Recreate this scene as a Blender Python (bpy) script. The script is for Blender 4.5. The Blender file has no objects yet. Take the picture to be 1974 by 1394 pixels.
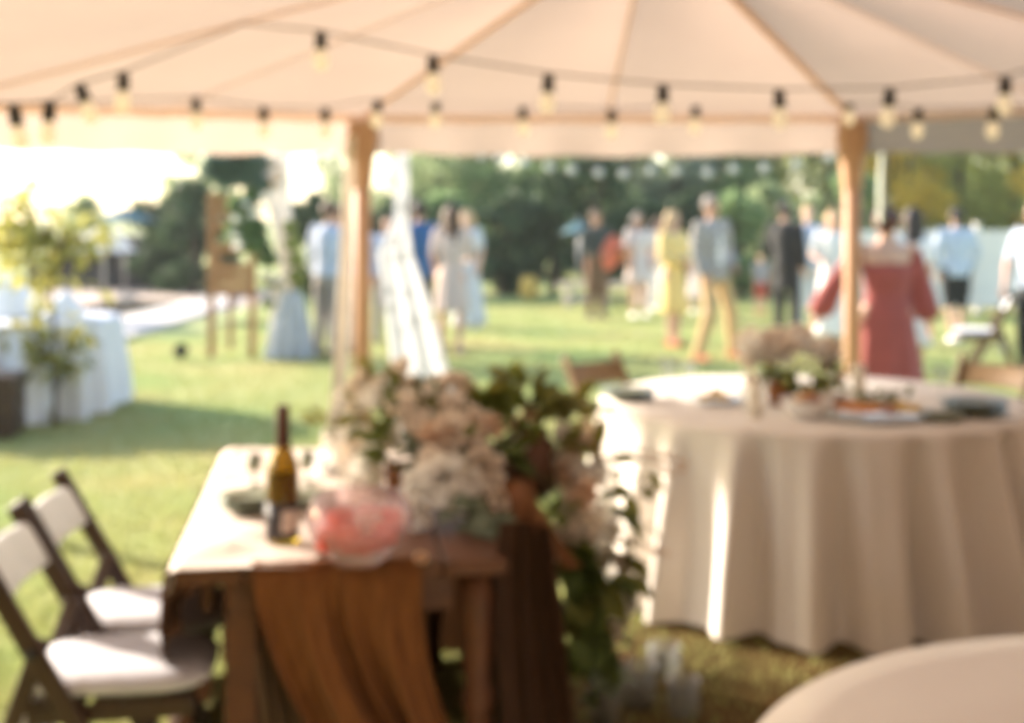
import bpy, math, random
import numpy as np
from mathutils import Vector, Matrix, Euler

# ------------------------------------------------------------------ camera, sky, sun, exposure
S = bpy.context.scene
COL = S.collection
H, F, HOR = 1.55, 2500.0, 415.0          # eye height (m), focal length and horizon in photo pixels
cam = bpy.data.cameras.new('camera')
cam.lens = F / 1974 * 36; cam.sensor_width = 36
cam.shift_y = -(697 - HOR) / 1974
cam.clip_start = 0.05; cam.clip_end = 900
cam.dof.use_dof = True
cam.dof.focus_distance = 0.5             # focused close in front: the whole party is out of focus
cam.dof.aperture_fstop = 8.2
co = bpy.data.objects.new('camera', cam); COL.objects.link(co)
co.location = (0, 0, H); co.rotation_euler = (math.radians(90), 0, 0)
S.camera = co
SUN_AZ = Vector((-0.85, 0.53, 0)).normalized(); SUN_EL = math.radians(19.5)
w = bpy.data.worlds.new('World'); S.world = w; w.use_nodes = True
nt = w.node_tree; bg = nt.nodes['Background']
sky = nt.nodes.new('ShaderNodeTexSky'); sky.sky_type = 'NISHITA'; sky.sun_disc = False
sky.sun_elevation = SUN_EL
sky.sun_rotation = math.atan2(SUN_AZ.x, SUN_AZ.y)
sky.dust_density = 1.2; sky.air_density = 1.0; sky.ozone_density = 1.0
nt.links.new(sky.outputs[0], bg.inputs[0]); bg.inputs[1].default_value = 0.115
sl = bpy.data.lights.new('sun', 'SUN'); sl.energy = 3.7; sl.angle = math.radians(2.5); sl.color = (1, 0.87, 0.74)
so = bpy.data.objects.new('sun', sl); COL.objects.link(so)
sd = Vector((SUN_AZ.x * math.cos(SUN_EL), SUN_AZ.y * math.cos(SUN_EL), math.sin(SUN_EL)))
so.rotation_euler = sd.to_track_quat('Z', 'Y').to_euler(); so.location = (-20, 15, 12)
S.view_settings.view_transform = 'Standard'; S.view_settings.look = 'None'
S.view_settings.exposure = 2.2; S.view_settings.gamma = 1; S.view_settings.use_curve_mapping = False
S.render.film_transparent = False
S.cycles.use_denoising = True
S.cycles.max_bounces = 8; S.cycles.transparent_max_bounces = 24
S.cycles.filter_width = 3.0

PI = math.pi
rnd = random.Random(11)
nrg = np.random.default_rng(7)

def P(x, y, Y):                          # photo pixel at a distance -> place in the world
    return Vector(((x - 987) / F * Y, Y, H - (y - HOR) / F * Y))
def G(x, y):                             # photo pixel on the ground
    Y = H * F / (y - HOR); return Vector(((x - 987) / F * Y, Y, 0))
def T(x, y, z):                          # photo pixel on a level surface of height z
    Y = (H - z) * F / (y - HOR); return Vector(((x - 987) / F * Y, Y, z))

# ------------------------------------------------------------------ materials
MATS = {}
def mat(name, c1, c2=None, scale=8.0, rough=0.7, bump=0.0, bscale=None, trans=0.0, island=0.0, spec=0.3,
        stretch=None, metal=0.0, emit=None, sheen=0.0, tcol=None, alpha=None, wave=None):
    m = bpy.data.materials.new(name); m.use_nodes = True
    n, l = m.node_tree.nodes, m.node_tree.links
    b = n['Principled BSDF']; out = n['Material Output']
    b.inputs['Roughness'].default_value = rough
    b.inputs['Specular IOR Level'].default_value = spec
    b.inputs['Metallic'].default_value = metal
    if sheen: b.inputs['Sheen Weight'].default_value = sheen
    tc = n.new('ShaderNodeTexCoord'); mp = n.new('ShaderNodeMapping')
    l.new(tc.outputs['Object'], mp.inputs['Vector'])
    if stretch: mp.inputs['Scale'].default_value = stretch
    no = n.new('ShaderNodeTexNoise'); no.inputs['Scale'].default_value = scale
    no.inputs['Detail'].default_value = 5; no.inputs['Roughness'].default_value = 0.6
    l.new(mp.outputs[0], no.inputs['Vector'])
    c2 = c2 or tuple(min(1, c * 0.86) for c in c1)
    mr = n.new('ShaderNodeMapRange'); mr.inputs[1].default_value = 0.32; mr.inputs[2].default_value = 0.68
    l.new(no.outputs[0], mr.inputs[0])
    mx = n.new('ShaderNodeMix'); mx.data_type = 'RGBA'
    mx.inputs[6].default_value = (*c1, 1); mx.inputs[7].default_value = (*c2, 1)
    if island:
        g = n.new('ShaderNodeNewGeometry'); ad = n.new('ShaderNodeMix'); ad.data_type = 'FLOAT'
        ad.inputs[0].default_value = island
        l.new(mr.outputs[0], ad.inputs[2]); l.new(g.outputs['Random Per Island'], ad.inputs[3])
        l.new(ad.outputs[0], mx.inputs[0])
    else: l.new(mr.outputs[0], mx.inputs[0])
    col = mx.outputs[2]
    l.new(col, b.inputs['Base Color'])
    if bump:
        n2 = n.new('ShaderNodeTexNoise'); n2.inputs['Scale'].default_value = bscale or scale * 4; n2.inputs['Detail'].default_value = 4
        l.new(mp.outputs[0], n2.inputs['Vector'])
        bp = n.new('ShaderNodeBump'); bp.inputs['Strength'].default_value = bump; bp.inputs['Distance'].default_value = 0.02
        l.new(n2.outputs[0], bp.inputs['Height']); l.new(bp.outputs[0], b.inputs['Normal'])
    if emit:
        b.inputs['Emission Color'].default_value = (*emit[0], 1); b.inputs['Emission Strength'].default_value = emit[1]
    if alpha is not None: b.inputs['Alpha'].default_value = alpha
    if trans:
        t = n.new('ShaderNodeBsdfTranslucent')
        if tcol: t.inputs[0].default_value = (*tcol, 1)
        else: l.new(col, t.inputs[0])
        ms = n.new('ShaderNodeMixShader'); ms.inputs[0].default_value = trans
        l.new(b.outputs[0], ms.inputs[1]); l.new(t.outputs[0], ms.inputs[2]); l.new(ms.outputs[0], out.inputs[0])
    MATS[name] = m
    return m
def glass(name, c, rough=0.03, weight=0.9):
    m = bpy.data.materials.new(name); m.use_nodes = True; n = m.node_tree.nodes; l = m.node_tree.links
    b = n['Principled BSDF']; b.inputs['Transmission Weight'].default_value = weight; b.inputs['Roughness'].default_value = rough
    b.inputs['IOR'].default_value = 1.45
    tc = n.new('ShaderNodeTexCoord'); no = n.new('ShaderNodeTexNoise'); no.inputs['Scale'].default_value = 9
    l.new(tc.outputs['Object'], no.inputs['Vector'])
    mx = n.new('ShaderNodeMix'); mx.data_type = 'RGBA'; mx.inputs[6].default_value = (*c, 1); mx.inputs[7].default_value = (*[v * .9 for v in c], 1)
    l.new(no.outputs[0], mx.inputs[0]); l.new(mx.outputs[2], b.inputs['Base Color'])
    MATS[name] = m; return m

mat('shade_lawn', (.10, .058, .018), (.065, .060, .016), scale=1.6, rough=.95, bump=.4, bscale=50, spec=.1)  # tent shade put into the ground colour
mat('lawn', (.45, .40, .18), (.27, .37, .135), scale=.55, rough=.95, bump=.35, bscale=60, spec=.1)
mat('blade', (.45, .40, .17), (.26, .36, .12), scale=.55, rough=.8, trans=.35, island=.25, spec=.1)
mat('gravel', (.62, .50, .40), (.44, .34, .27), scale=6, rough=.95, bump=.4, bscale=80)
mat('kerb', (.62, .57, .52), (.5, .46, .42), scale=5, rough=.85, bump=.2)
mat('stone', (.55, .47, .38), (.42, .36, .30), scale=5, rough=.9, bump=.3)
mat('pond', (.10, .075, .045), (.06, .05, .03), scale=2, rough=.08, bump=.12, bscale=12, spec=.5)
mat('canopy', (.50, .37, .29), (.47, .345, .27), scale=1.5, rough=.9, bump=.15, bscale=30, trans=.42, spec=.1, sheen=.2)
mat('added_side_wall', (.58, .40, .26), (.54, .37, .235), scale=3, rough=.9, bump=.1, bscale=40, trans=.1, spec=.1)  # tan set for the warm fill these unseen walls bounce
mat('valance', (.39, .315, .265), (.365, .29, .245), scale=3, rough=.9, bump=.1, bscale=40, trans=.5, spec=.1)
mat('seam', (.84, .68, .53), (.80, .63, .48), scale=10, rough=.9, trans=.8)
mat('post', (.50, .31, .19), (.43, .25, .15), scale=5, rough=.55, bump=.1, stretch=(6, 6, .6))
mat('post_cloth', (.82, .75, .66), (.78, .70, .61), scale=6, rough=.9, bump=.3, bscale=12, trans=.2)
mat('table_wood', (.115, .040, .013), (.068, .023, .008), scale=3, rough=.55, bump=.12, stretch=(9, 1.2, 9), spec=.4)
mat('dark_wood', (.046, .020, .010), (.030, .013, .007), scale=4, rough=.4, bump=.08, stretch=(8, 8, 1.5), spec=.4)
mat('mid_wood', (.18, .115, .055), (.12, .075, .035), scale=4, rough=.5, stretch=(8, 8, 1.5))
mat('arch_wood', (.40, .20, .085), (.27, .13, .055), scale=4, rough=.6, bump=.12, stretch=(8, 8, 1.2))
mat('ivory_cloth', (.86, .81, .76), (.83, .77, .72), scale=3, rough=.9, bump=.12, bscale=90, trans=.12, sheen=.2)
mat('white_cloth', (.87, .81, .74), (.83, .77, .70), scale=3, rough=.9, bump=.12, bscale=90, trans=.12, sheen=.2)
mat('cool_cloth', (.80, .82, .86), (.74, .77, .82), scale=3, rough=.9, bump=.12, bscale=70, trans=.15)
mat('linen', (.68, .60, .53), (.62, .54, .47), scale=5, rough=.9, bump=.25, bscale=120)
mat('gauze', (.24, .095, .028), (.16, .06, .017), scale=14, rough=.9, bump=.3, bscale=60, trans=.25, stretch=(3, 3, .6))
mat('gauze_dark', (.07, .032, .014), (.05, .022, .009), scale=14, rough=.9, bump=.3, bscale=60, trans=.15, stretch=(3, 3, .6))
mat('gauze_pale', (.30, .20, .12), (.24, .16, .095), scale=14, rough=.9, bump=.3, bscale=60, trans=.4, stretch=(3, 3, .6))
mat('sash_grey', (.34, .36, .29), (.30, .32, .26), scale=6, rough=.9)
mat('ribbon', (.24, .10, .04), (.18, .075, .03), scale=10, rough=.6, trans=.25)
mat('back_pad', (.84, .86, .88), (.70, .73, .74), scale=9, rough=.9, bump=.25, bscale=40, trans=.25)
mat('cushion', (.52, .52, .56), (.45, .45, .49), scale=10, rough=.9, bump=.2, bscale=60, sheen=.2)
mat('socket', (.03, .025, .022), (.02, .017, .015), scale=20, rough=.45)
mat('wire', (.10, .075, .055), (.07, .05, .04), scale=20, rough=.6)
mat('bulb', (.94, .85, .72), (.91, .82, .68), scale=8, rough=.25, trans=.4, emit=((1, .88, .62), .09))
mat('far_bulb', (.50, .53, .50), (.45, .48, .46), scale=8, rough=.2, trans=.3)
mat('rose_cream', (.90, .83, .74), (.86, .75, .64), scale=14, rough=.7, trans=.22, island=.4)
mat('rose_white', (.93, .91, .87), (.91, .88, .82), scale=14, rough=.7, trans=.22, island=.4)
mat('rose_peach', (.86, .68, .53), (.78, .56, .40), scale=14, rough=.7, trans=.3, island=.4)
mat('leaf_green', (.095, .135, .03), (.045, .075, .015), scale=12, rough=.5, trans=.35, tcol=(.20, .22, .03))
mat('leaf_olive', (.19, .20, .05), (.10, .12, .03), scale=12, rough=.5, trans=.35, tcol=(.32, .28, .05))
mat('eucalyptus', (.22, .26, .18), (.15, .19, .13), scale=12, rough=.6, trans=.25)
mat('leaf_yellow', (.40, .385, .12), (.23, .27, .07), scale=4, rough=.55, trans=.4, tcol=(.50, .45, .12))
mat('stem', (.12, .10, .04), (.08, .07, .03), scale=20, rough=.7)
mat('bark', (.10, .075, .05), (.06, .045, .03), scale=8, rough=.95, bump=.5, stretch=(4, 4, .8))
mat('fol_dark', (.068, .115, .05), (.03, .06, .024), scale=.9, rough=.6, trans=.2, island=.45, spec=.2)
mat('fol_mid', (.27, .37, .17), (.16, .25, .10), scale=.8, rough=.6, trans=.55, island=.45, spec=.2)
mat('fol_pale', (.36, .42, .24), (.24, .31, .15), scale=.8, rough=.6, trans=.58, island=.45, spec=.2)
mat('fol_blue', (.24, .31, .23), (.15, .21, .155), scale=1, rough=.6, trans=.45, island=.45, spec=.2)
mat('fol_lime', (.52, .52, .17), (.36, .41, .12), scale=.8, rough=.6, trans=.6, island=.45, spec=.2)
mat('fol_gold', (.78, .58, .10), (.60, .47, .09), scale=.8, rough=.6, trans=.62, island=.5, spec=.2)
mat('fence', (.84, .77, .68), (.77, .70, .62), scale=3, rough=.8, bump=.1)
mat('pavilion', (.06, .055, .05), (.04, .036, .033), scale=3, rough=.8)
mat('roofing', (.20, .19, .18), (.15, .14, .135), scale=3, rough=.8)
mat('teal', (.11, .22, .24), (.09, .18, .20), scale=6, rough=.7, trans=.2)
mat('parasol_white', (.86, .84, .80), (.82, .80, .77), scale=6, rough=.8, trans=.35)
mat('metal_grey', (.35, .35, .35), (.28, .28, .28), scale=12, rough=.4, metal=.6)
mat('black', (.018, .018, .018), (.013, .013, .013), scale=10, rough=.6)
mat('yellow_seat', (.56, .38, .09), (.48, .31, .07), scale=6, rough=.7)
mat('porcelain', (.84, .83, .81), (.80, .79, .77), scale=4, rough=.15, spec=.5)
mat('candle', (.88, .84, .76), (.85, .80, .71), scale=5, rough=.5, trans=.3)
mat('green_plate', (.24, .26, .19), (.19, .21, .15), scale=7, rough=.4, spec=.3)
mat('amber_solid', (.32, .12, .025), (.22, .08, .018), scale=7, rough=.12, trans=.4, tcol=(.75, .28, .04), spec=.5)
mat('capsule', (.10, .032, .022), (.075, .024, .017), scale=20, rough=.35)
mat('label_dark', (.045, .038, .042), (.032, .028, .030), scale=20, rough=.5)
mat('label_pale', (.62, .52, .46), (.50, .40, .34), scale=24, rough=.6)
mat('melon', (.90, .13, .06), (.82, .09, .05), scale=18, rough=.3, trans=.25)
mat('punch', (.80, .14, .12), (.72, .11, .10), scale=6, rough=.15, trans=.35)
mat('bread', (.55, .33, .14), (.44, .25, .10), scale=20, rough=.8, bump=.3)
mat('orange', (.72, .30, .06), (.60, .22, .045), scale=12, rough=.5)
mat('cheese', (.78, .56, .17), (.70, .47, .13), scale=10, rough=.5)
mat('meat', (.42, .19, .11), (.32, .13, .08), scale=16, rough=.5)
mat('vase_brown', (.105, .045, .02), (.07, .03, .014), scale=6, rough=.35, bump=.1)
def thin_glass(name, c, gl=.16):
    m = bpy.data.materials.new(name); m.use_nodes = True; n = m.node_tree.nodes; l = m.node_tree.links
    n.remove(n['Principled BSDF']); t = n.new('ShaderNodeBsdfTransparent'); g = n.new('ShaderNodeBsdfGlossy'); g.inputs['Roughness'].default_value = .05
    tc = n.new('ShaderNodeTexCoord'); no = n.new('ShaderNodeTexNoise'); no.inputs['Scale'].default_value = 7; l.new(tc.outputs['Object'], no.inputs['Vector'])
    mx = n.new('ShaderNodeMix'); mx.data_type = 'RGBA'; mx.inputs[6].default_value = (*c, 1); mx.inputs[7].default_value = (*[v * .94 for v in c], 1)
    l.new(no.outputs[0], mx.inputs[0]); l.new(mx.outputs[2], t.inputs[0])
    fr = n.new('ShaderNodeLayerWeight'); fr.inputs[0].default_value = .12; ms = n.new('ShaderNodeMixShader')
    l.new(fr.outputs['Fresnel'], ms.inputs[0]); l.new(t.outputs[0], ms.inputs[1]); l.new(g.outputs[0], ms.inputs[2])
    d = n.new('ShaderNodeBsdfTranslucent'); d.inputs[0].default_value = (*[min(1, v) for v in c], 1); d2 = n.new('ShaderNodeBsdfDiffuse'); d2.inputs[0].default_value = (*c, 1)
    md = n.new('ShaderNodeMixShader'); md.inputs[0].default_value = .5; l.new(d.outputs[0], md.inputs[1]); l.new(d2.outputs[0], md.inputs[2])
    mo = n.new('ShaderNodeMixShader'); mo.inputs[0].default_value = gl; l.new(ms.outputs[0], mo.inputs[1]); l.new(md.outputs[0], mo.inputs[2]); l.new(mo.outputs[0], n['Material Output'].inputs[0])
    MATS[name] = m
thin_glass('clear_glass', (.95, .97, .96), .10); glass('amber_glass', (.62, .25, .03)); glass('bottle_glass', (.50, .36, .05))
thin_glass('pink_glass', (.96, .86, .88), .20)
for nm, c in dict(skin_a=(.62, .38, .27), skin_b=(.52, .29, .19), skin_c=(.70, .46, .35), hair_dark=(.022, .014, .011), hair_brown=(.10, .052, .026),
                  hair_blond=(.55, .38, .19), hair_red=(.085, .016, .014), hair_ginger=(.42, .17, .06), hair_grey=(.20, .17, .15)).items():
    mat(nm, c, tuple(v * .8 for v in c), scale=30 if 'hair' in nm else 9, rough=.45 if 'hair' in nm else .55,
        stretch=(5, 5, .7) if 'hair' in nm else None, bump=.3 if 'hair' in nm else 0)
for nm, c in dict(c_ltblue=(.50, .57, .70), c_skyblue=(.56, .62, .72), c_lilac=(.33, .22, .36), c_greytr=(.34, .31, .29), c_navy=(.035, .12, .29), c_black=(.022, .022, .021),
                  c_pinkbeige=(.66, .52, .45), c_paleblue=(.60, .63, .68), c_charcoal=(.055, .062, .052), c_brownapron=(.17, .095, .05),
                  c_coral=(.82, .22, .13), c_palepink=(.74, .64, .60), c_yellow=(.85, .63, .24), c_tan=(.62, .41, .19), c_redshoe=(.55, .16, .08),
                  c_white=(.82, .81, .79), c_brick=(.36, .090, .078), c_greyjkt=(.33, .30, .28), c_greytop=(.36, .34, .35), c_red=(.55, .10, .06), c_nude=(.55, .36, .27), c_darkshoe=(.05, .035, .025)).items():
    mat(nm, c, tuple(v * .82 for v in c), scale=7, rough=.85, bump=.2, bscale=22, sheen=.15, trans=.08)
# plaid jacket: woven checks
def plaid():
    m = mat('c_plaid', (.40, .37, .34), (.33, .30, .28), scale=7, rough=.85)
    n, l = m.node_tree.nodes, m.node_tree.links
    ck = n.new('ShaderNodeTexChecker'); ck.inputs['Scale'].default_value = 22
    ck.inputs[1].default_value = (.42, .39, .36, 1); ck.inputs[2].default_value = (.20, .18, .16, 1)
    tc = n.new('ShaderNodeTexCoord'); l.new(tc.outputs['Object'], ck.inputs[0]); l.new(ck.outputs[0], n['Principled BSDF'].inputs['Base Color'])
plaid()
# printed curtain: scattered grey-green sprigs on white voile
def voile():
    m = mat('voile', (.72, .75, .79), (.68, .71, .75), scale=4, rough=.9, trans=.28)
    n, l = m.node_tree.nodes, m.node_tree.links
    tc = n.new('ShaderNodeTexCoord'); vo = n.new('ShaderNodeTexVoronoi'); vo.inputs['Scale'].default_value = 6.0; vo.inputs['Randomness'].default_value = .75
    vo.voronoi_dimensions = '2D'; sx_ = n.new('ShaderNodeSeparateXYZ'); cx_ = n.new('ShaderNodeCombineXYZ'); l.new(tc.outputs['Object'], sx_.inputs[0]); l.new(sx_.outputs[0], cx_.inputs[0]); l.new(sx_.outputs[2], cx_.inputs[1]); l.new(cx_.outputs[0], vo.inputs['Vector'])
    mr = n.new('ShaderNodeMapRange'); mr.inputs[1].default_value = .16; mr.inputs[2].default_value = .28; l.new(vo.outputs[0], mr.inputs[0])
    mx = n.new('ShaderNodeMix'); mx.data_type = 'RGBA'; mx.inputs[6].default_value = (.20, .22, .19, 1); l.new(mr.outputs[0], mx.inputs[0])
    src = n['Principled BSDF'].inputs['Base Color'].links[0].from_socket
    l.new(src, mx.inputs[7]); l.new(mx.outputs[2], n['Principled BSDF'].inputs['Base Color'])
voile()

# ------------------------------------------------------------------ mesh helpers
class MB:
    def __init__(s): s.v = []; s.f = []
    def add(s, vs, fs):
        o = len(s.v); s.v += [Vector(v) for v in vs]; s.f += [tuple(i + o for i in f) for f in fs]; return s
    def box(s, c, d, rz=0, M=None):
        x, y, z = [k / 2 for k in d]
        R = M or Matrix.Rotation(rz, 3, 'Z'); c = Vector(c)
        vs = [R @ Vector((a * x, b * y, e * z)) + c for e in (-1, 1) for a, b in ((-1, -1), (1, -1), (1, 1), (-1, 1))]
        return s.add(vs, [(3, 2, 1, 0), (4, 5, 6, 7), (0, 1, 5, 4), (1, 2, 6, 5), (2, 3, 7, 6), (3, 0, 4, 7)])
    def bar(s, p0, p1, w, d, up=(0, 0, 1)):              # rectangular bar from p0 to p1
        p0, p1 = Vector(p0), Vector(p1); z = (p1 - p0); L = z.length; z.normalize()
        x = Vector(up).cross(z)
        if x.length < 1e-4: x = Vector((1, 0, 0)).cross(z)
        x.normalize(); y = z.cross(x)
        return s.box((p0 + p1) / 2, (w, d, L), M=Matrix((x, y, z)).transposed())
    def rev(s, prof, o=(0, 0, 0), ax=(0, 0, 1), seg=12, sx=1, sy=1, closed=False):   # profile (s, r) revolved about an axis
        o = Vector(o); z = Vector(ax).normalized()
        x = Vector((0, 1, 0)).cross(z) if abs(z.y) < .9 else Vector((1, 0, 0)).cross(z)
        x.normalize(); y = z.cross(x)
        base = len(s.v); rings = []
        for (t, r) in prof:
            if r < 1e-6: s.v.append(o + z * t); rings.append([len(s.v) - 1])
            else:
                rr = []
                for k in range(seg):
                    a = 2 * PI * k / seg
                    s.v.append(o + z * t + x * (r * math.cos(a) * sx) + y * (r * math.sin(a) * sy)); rr.append(len(s.v) - 1)
                rings.append(rr)
        pairs = list(zip(rings, rings[1:]))
        if closed: pairs.append((rings[-1], rings[0]))
        for a, b in pairs:
            for k in range(seg):
                k2 = (k + 1) % seg
                if len(a) == 1 and len(b) == 1: continue
                if len(a) == 1: s.f.append((a[0], b[k2], b[k]))
                elif len(b) == 1: s.f.append((a[k], a[k2], b[0]))
                else: s.f.append((a[k], a[k2], b[k2], b[k]))
        return s
    def cap(s, p0, p1, r0, r1, seg=10):
        p0, p1 = Vector(p0), Vector(p1); d = p1 - p0; L = d.length
        if L < 1e-5: d = Vector((0, 0, 1))
        pr = [(r0 * math.sin(a), r0 * math.cos(a)) for a in (-PI / 2, -PI / 3, -PI / 6, 0)] + [(L + r1 * math.sin(a), r1 * math.cos(a)) for a in (0, PI / 6, PI / 3, PI / 2)]
        pr[0] = (pr[0][0], 0); pr[-1] = (pr[-1][0], 0)
        return s.rev(pr, p0, d, seg)
    def ell(s, c, r, seg=12, n=7):
        c = Vector(c); b = len(s.v)
        s.rev([(math.sin(-PI / 2 + PI * k / n), math.cos(-PI / 2 + PI * k / n) if 0 < k < n else 0) for k in range(n + 1)], (0, 0, 0), (0, 0, 1), seg)
        for i in range(b, len(s.v)): v = s.v[i]; s.v[i] = Vector((v.x * r[0], v.y * r[1], v.z * r[2])) + c
        return s
    def loft(s, rings, seg=20, wave=None):               # rings (center, rx, ry): closed stack of ellipses
        ids = []
        for i, (c, rx, ry) in enumerate(rings):
            rr = []
            for k in range(seg):
                a = 2 * PI * k / seg; q = wave(a, i / (len(rings) - 1)) if wave else 1
                s.v.append(Vector(c) + Vector((rx * q * math.cos(a), ry * q * math.sin(a), 0))); rr.append(len(s.v) - 1)
            ids.append(rr)
        for a, b in zip(ids, ids[1:]):
            for k in range(seg): k2 = (k + 1) % seg; s.f.append((a[k], a[k2], b[k2], b[k]))
        s.f.append(tuple(reversed(ids[0]))); s.f.append(tuple(ids[-1]))
        return s
    def tube(s, pts, r, seg=8, ends=True):
        pts = [Vector(p) for p in pts]; rs = r if isinstance(r, (list, tuple)) else [r] * len(pts)
        ids = []; px = None
        for i, p in enumerate(pts):
            d = (pts[min(i + 1, len(pts) - 1)] - pts[max(i - 1, 0)]).normalized()
            x = (px - d * px.dot(d)) if px else (Vector((0, 0, 1)).cross(d) if abs(d.z) < .9 else Vector((1, 0, 0)).cross(d))
            x.normalize(); px = x; y = d.cross(x); rr = []
            for k in range(seg):
                a = 2 * PI * k / seg; s.v.append(p + (x * math.cos(a) + y * math.sin(a)) * rs[i]); rr.append(len(s.v) - 1)
            ids.append(rr)
        for a, b in zip(ids, ids[1:]):
            for k in range(seg): k2 = (k + 1) % seg; s.f.append((a[k], a[k2], b[k2], b[k]))
        if ends: s.f.append(tuple(reversed(ids[0]))); s.f.append(tuple(ids[-1]))
        return s
    def grid(s, fn, nu, nv, wrap=False):
        b = len(s.v)
        for j in range(nv + 1):
            for i in range(nu + (0 if wrap else 1)): s.v.append(Vector(fn(i / nu, j / nv)))
        w_ = nu if wrap else nu + 1
        for j in range(nv):
            for i in range(nu):
                i2 = (i + 1) % w_ if wrap else i + 1
                s.f.append((b + j * w_ + i, b + j * w_ + i2, b + (j + 1) * w_ + i2, b + (j + 1) * w_ + i))
        return s
    def shift(s, d): d = Vector(d); s.v = [v - d for v in s.v]; return s
    def mesh(s, name, smooth=True):
        me = bpy.data.meshes.new(name); me.from_pydata([tuple(v) for v in s.v], [], s.f); me.validate()
        if smooth: me.shade_smooth()
        me.update(); return me

def link(name, me, m, parent=None):
    o = bpy.data.objects.new(name, me); COL.objects.link(o)
    if m is not None and not me.materials: me.materials.append(MATS[m] if isinstance(m, str) else m)
    if parent is not None: o.parent = parent
    return o
def build(mb, name, m, parent=None, smooth=True, world=False, bevel=0, solid=0):
    if world and parent is not None: mb.shift(parent.location)
    o = link(name, mb.mesh(name, smooth), m, parent)
    if solid:
        k = o.modifiers.new('Solidify', 'SOLIDIFY'); k.thickness = solid; k.offset = 0
    if bevel:
        k = o.modifiers.new('Bevel', 'BEVEL'); k.width = bevel; k.segments = 2; k.limit_method = 'ANGLE'
    return o
def tag(o, label=None, cat=None, group=None, kind=None):
    if label: o['label'] = label
    if cat: o['category'] = cat
    if group: o['group'] = group
    if kind: o['kind'] = kind
    return o
def thing(name, label, cat, loc=(0, 0, 0), rz=0, group=None, scale=1):
    o = bpy.data.objects.new(name, None); COL.objects.link(o); o.empty_display_size = .1
    o.location = loc; o.rotation_euler = (0, 0, rz); o.scale = (scale,) * 3
    return tag(o, label, cat, group)
def base_pivot(o):                                       # a mesh made in world space gets its origin moved to its base
    me = o.data; n = len(me.vertices); a = np.empty(n * 3, np.float32); me.vertices.foreach_get('co', a); a = a.reshape(-1, 3)
    c = np.array([(a[:, 0].min() + a[:, 0].max()) / 2, (a[:, 1].min() + a[:, 1].max()) / 2, a[:, 2].min()], np.float32)
    a -= c; me.vertices.foreach_set('co', a.ravel()); me.update(); o.location = c.tolist(); return o
def copy_tree(o, parent=None):
    c = o.copy(); COL.objects.link(c)
    if parent is not None: c.parent = parent
    for ch in list(o.children): copy_tree(ch, c)
    return c
def clone(src, parent, loc, rot=(0, 0, 0), scale=1, name=None):
    c = src.copy(); COL.objects.link(c); c.parent = parent; c.location = loc; c.rotation_euler = rot
    c.scale = (scale,) * 3 if not isinstance(scale, (tuple, list)) else scale; return c
def place(me, name, m, parent, loc, rot=(0, 0, 0), scale=1):      # one piece from shared mesh data
    o = link(name, me, m, parent); o.location = loc; o.rotation_euler = rot
    o.scale = (scale,) * 3 if not isinstance(scale, (tuple, list)) else scale; return o

REMESH = []
def remesh(mb, name, m, parent, voxel=.02, smooth=3, extra=None, extra_m=None):
    """union of closed shapes into one continuous skin; extra: small shapes joined afterwards"""
    me = mb.mesh(name); t = bpy.data.objects.new('tmp', me); COL.objects.link(t)
    k = t.modifiers.new('r', 'REMESH'); k.mode = 'VOXEL'; k.voxel_size = voxel
    if smooth: q = t.modifiers.new('s', 'SMOOTH'); q.iterations = smooth; q.factor = .5
    dg = bpy.context.evaluated_depsgraph_get()
    r = bpy.data.meshes.new_from_object(t.evaluated_get(dg)); r.name = name
    bpy.data.objects.remove(t); bpy.data.meshes.remove(me)
    r.materials.clear(); r.materials.append(MATS[m])
    if extra:
        n = len(r.vertices); a = np.empty(n * 3); r.vertices.foreach_get('co', a); vs = [tuple(x) for x in a.reshape(-1, 3)]
        fs = [tuple(p.vertices) for p in r.polygons]; mi = [0] * len(fs)
        for j, (eb, em) in enumerate(extra):
            o = len(vs); vs += [tuple(v) for v in eb.v]; fs += [tuple(i + o for i in f) for f in eb.f]; mi += [j + 1] * len(eb.f)
        r2 = bpy.data.meshes.new(name); r2.from_pydata(vs, [], fs); r2.materials.append(MATS[m])
        for eb, em in extra: r2.materials.append(MATS[em])
        r2.polygons.foreach_set('material_index', mi); bpy.data.meshes.remove(r); r = r2
    r.shade_smooth(); r.update()
    return link(name, r, None, parent)

def quads_mesh(name, pos, size, aspect=.6, droop=0.0):
    """many small pointed leaves as one mesh: pos (n,3), size (n,)"""
    n = len(pos)
    d = nrg.normal(size=(n, 3)); d[:, 2] -= droop; d /= np.linalg.norm(d, axis=1)[:, None]
    q = nrg.normal(size=(n, 3)); q -= d * (q * d).sum(1)[:, None]; q /= np.linalg.norm(q, axis=1)[:, None]
    s = size[:, None]
    nn = np.cross(d, q)
    v = np.stack([pos - d * s * .5, pos + q * s * aspect * .5 + nn * s * .08, pos + d * s * .5, pos - q * s * aspect * .5 + nn * s * .08], 1).reshape(-1, 3)
    me = bpy.data.meshes.new(name)
    me.vertices.add(4 * n); me.vertices.foreach_set('co', v.astype(np.float32).ravel())
    me.loops.add(4 * n); me.loops.foreach_set('vertex_index', np.arange(4 * n, dtype=np.int32))
    me.polygons.add(n); me.polygons.foreach_set('loop_start', np.arange(0, 4 * n, 4, dtype=np.int32))
    me.update(calc_edges=True); me.validate(); return me
def clump_points(clumps, n):
    cs = np.array([c[0] for c in clumps]); rs = np.array([c[1] for c in clumps], float)
    k = nrg.choice(len(clumps), n, p=rs ** 2 / (rs ** 2).sum())
    d = nrg.normal(size=(n, 3)); d /= np.linalg.norm(d, axis=1)[:, None]
    return cs[k] + d * (rs[k] * nrg.uniform(.45, 1.08, n))[:, None] * np.array([1, 1, .8])
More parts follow.
